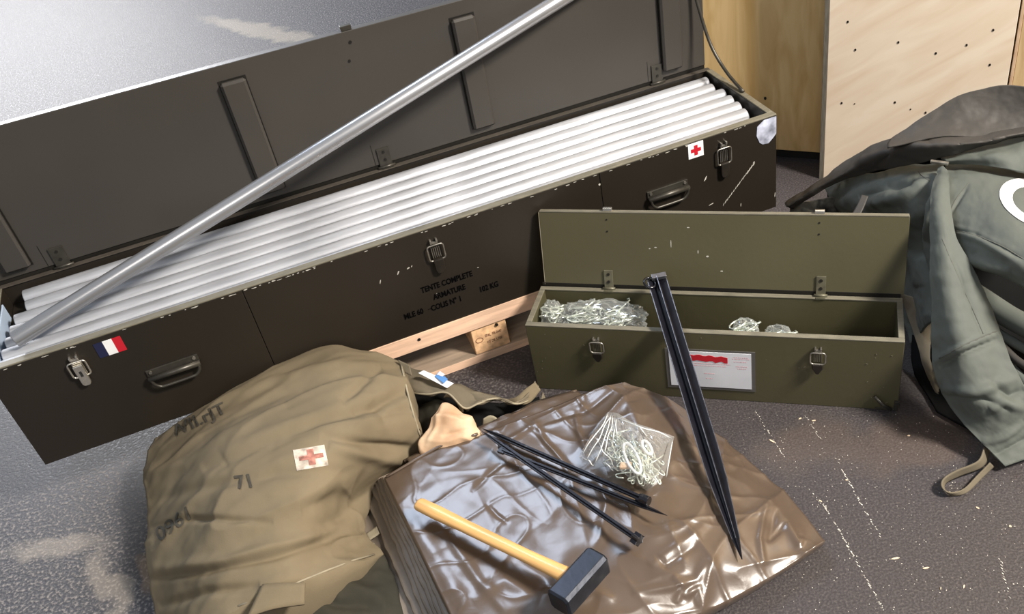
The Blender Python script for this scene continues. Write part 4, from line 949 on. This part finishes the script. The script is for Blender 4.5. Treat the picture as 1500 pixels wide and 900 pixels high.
patch('middle_fold', [
    [(1378, 232, .385), (1420, 212, .40), (1460, 208, .41), (1510, 196, .42), (1600, 185, .42)],
    [(1385, 236, .392), (1430, 228, .41), (1470, 225, .42), (1520, 215, .42), (1600, 205, .42)],
    [(1392, 240, .382), (1435, 242, .395), (1475, 248, .40), (1520, 256, .40), (1600, 270, .40)]], M_tent, tent, 70, 36, disp=td(12, .006, .003), thick=.004)
# rolls at the right
def roll_(name, pts, r, mat, sq=1.0):
    inv = tent.matrix_world.inverted(); P = curvepts([W3(p) for p in pts], 10)
    m = MB(); m.path([inv @ (p + Vector((0, 0, .004 * noise.noise(p * 14)))) for p in P], r, 16)
    return m.build(name, mat, tent, smooth=True)
roll_('cloth_roll', [(1424, 428, .16), (1455, 450, .16), (1500, 476, .165), (1550, 500, .17), (1600, 525, .17)], .023, M_tent)
roll_('cloth_roll', [(1450, 480, .13), (1480, 500, .13), (1510, 516, .13), (1560, 540, .13)], .010, M_tent)
roll_('cloth_roll', [(1462, 500, .12), (1485, 524, .12), (1515, 545, .12), (1560, 570, .12)], .008, M_tent_b)
roll_('cloth_roll', [(1470, 522, .10), (1492, 552, .10), (1522, 580, .10), (1560, 605, .10)], .010, M_tent)
# white circle
ring = []
def wr(x, y): d_ = (x * x + y * y) ** .5; return .69 < d_ < 1.0
NR = 72
polys = []
for k in range(NR):
    for j in range(4):
        t0, t1 = 2 * pi * k / NR, 2 * pi * (k + 1) / NR; r0, r1 = .66 + .34 * j / 4, .66 + .34 * (j + 1) / 4
        polys.append([(cos(t0) * r0, sin(t0) * r0), (cos(t0) * r1, sin(t0) * r1), (cos(t1) * r1, sin(t1) * r1), (cos(t1) * r0, sin(t1) * r0)])
cloth_print('white_circle', poly2d(polys), 1519, 300, (54, 9), (-9, -36), 'circle_panel', M_white, tent, .004, 0)
# seam lines, eyelet, loops
def seam(pts, pn, r=.0012, mat=M_stitch, off=.002):
    inv = tent.matrix_world.inverted(); P = [hit(pn, x, y, off) for x, y in [tuple(q)[:2] for q in curvepts([(a, b, 0) for a, b in pts], 8)]]
    P = [inv @ h[0] for h in P if h]
    if len(P) > 2: MB().path(P, r, 5).build('seam', mat, tent, smooth=True)
seam([(1391, 336), (1430, 346), (1470, 362), (1515, 390)], 'circle_panel'); seam([(1420, 268), (1402, 290), (1392, 308)], 'circle_panel')
seam([(1386, 262), (1390, 300), (1389, 345)], 'circle_panel', .0018); seam([(1380, 350), (1400, 400), (1425, 455), (1440, 490)], 'hanging_lapel'); seam([(1377, 525), (1415, 505), (1460, 486)], 'hanging_lapel', .0015)
seam([(1345, 252), (1355, 262), (1362, 266)], 'left_shoulder')
p = at(1376, 240, .405); m = MB(); m.cuboid(-.018, .018, -.004, .004, 0, .006, Matrix.Translation(tent.matrix_world.inverted() @ p) @ Matrix.Rotation(-.6, 4, 'Z')); m.build('metal_clip', M_worn, tent, .0015)
ribbon('webbing_tape', [(1262, 286, .285), (1256, 300, .275), (1246, 318, .26)], [(1272, 288, .285), (1266, 303, .275), (1258, 320, .26)], M_tent_b, tent, .003)
ribbon('webbing_loop', [(1442, 655, .035), (1432, 676, .032), (1400, 690, .028), (1382, 702, .024), (1380, 714, .020), (1392, 722, .016), (1412, 716, .012), (1432, 696, .014), (1450, 678, .020)],
       [(1450, 660, .012), (1440, 684, .010), (1406, 698, .008), (1386, 708, .005), (1384, 718, .003), (1395, 726, .003), (1416, 722, .003), (1438, 701, .004), (1456, 684, .006)], M_canvas_b, tent, .0025, 8)
# brown cloth seen beside the small crate
patch('brown_fold', [
    [(1318, 430, .12), (1340, 436, .12), (1362, 445, .11)],
    [(1330, 462, .08), (1348, 475, .08), (1366, 490, .07)],
    [(1345, 510, .05), (1358, 530, .045), (1372, 550, .04)],
    [(1370, 580, .012), (1385, 600, .010), (1400, 610, .008)]], M_canvas_b, tent, 24, 40, disp=td(15, .006, .004), thick=.004)
# pale fleece behind the small box lid
fur = thing('fleece_scrap', Matrix.Translation(at(1200, 318, .06)), 'scrap of dark and pale fleece showing between the small box lid and the tent bundle', 'cloth')
patch('fleece', [
    [(1158, 300, .14), (1200, 292, .17), (1235, 288, .19), (1262, 292, .20)],
    [(1156, 325, .10), (1200, 320, .12), (1235, 315, .13), (1262, 320, .14)],
    [(1160, 370, .03), (1200, 370, .03), (1235, 370, .03), (1262, 375, .03)]], pm('pale_and_dark_fleece', (.01, .01, .012), .95, nscale=26, col2=(.22, .21, .17)), fur, 60, 40, disp=lambda u, v, P: .012 * fbm(P, 22, 3), thick=.005)

# ------------------------------------------------------------------ litter and scratches on the floor
lt = MB(); r5 = random.Random(9)
def flk(px, py, a, b, ang, z=.0004, h=.0012):
    p = at(px, py); lt.prism([(cos(t) * a * r5.uniform(.6, 1.1), sin(t) * b * r5.uniform(.6, 1.1)) for t in [2 * pi * k / 6 for k in range(6)]], 0, h, Matrix.Translation((p.x, p.y, z)) @ Matrix.Rotation(ang, 4, 'Z'))
for q in ((1312, 819, .009, .0022, 0), (1356, 833, .007, .002, 0), (1131, 647, .010, .002, -.9), (1331, 639, .003, .002, 0), (1202, 735, .005, .002, -1), (1432, 745, .004, .002, -1), (1240, 704, .003, .002, 0), (1172, 614, .004, .002, .3), (1480, 772, .003, .003, 0), (1412, 860, .005, .0015, 1), (1378, 863, .004, .001, 1), (1192, 617, .005, .002, 0)): flk(*q)
tag(lt.build('floor_litter', M_chipwood), 'pale wood splinters scattered on the floor at the right', 'litter', kind='stuff')
lt = MB()
for A, B, nn, w in (((1205, 735), (1295, 895), 60, .0014), ((1228, 678), (1262, 740), 22, .0012), ((1262, 740), (1292, 790), 14, .0012), ((1105, 600), (1150, 672), 26, .0012), ((1180, 610), (1203, 645), 14, .0012), ((1185, 718), (1215, 752), 12, .001), ((1465, 820), (1480, 880), 14, .001)):
    for k in range(nn):
        t = k / nn + r5.uniform(-.01, .01)
        if r5.random() < .75: flk(A[0] + (B[0] - A[0]) * t + r5.uniform(-1.2, 1.2), A[1] + (B[1] - A[1]) * t, r5.uniform(.0015, .004), w * r5.uniform(.3, 1), -1.15, .0001, .0004)
for k in range(420):
    px = r5.uniform(1080, 1500); py = r5.uniform(600, 898)
    if py < 600 + (1480 - px) * -0.1: continue
    flk(px, py, r5.uniform(.0005, .0014), r5.uniform(.0004, .001), r5.uniform(0, 3), .0001, .0004)
tag(lt.build('floor_scratches', M_concrete_speck), 'chalky scratches and pale specks on the dark floor at the right', 'scratches', kind='stuff')
bpy.context.view_layer.update()
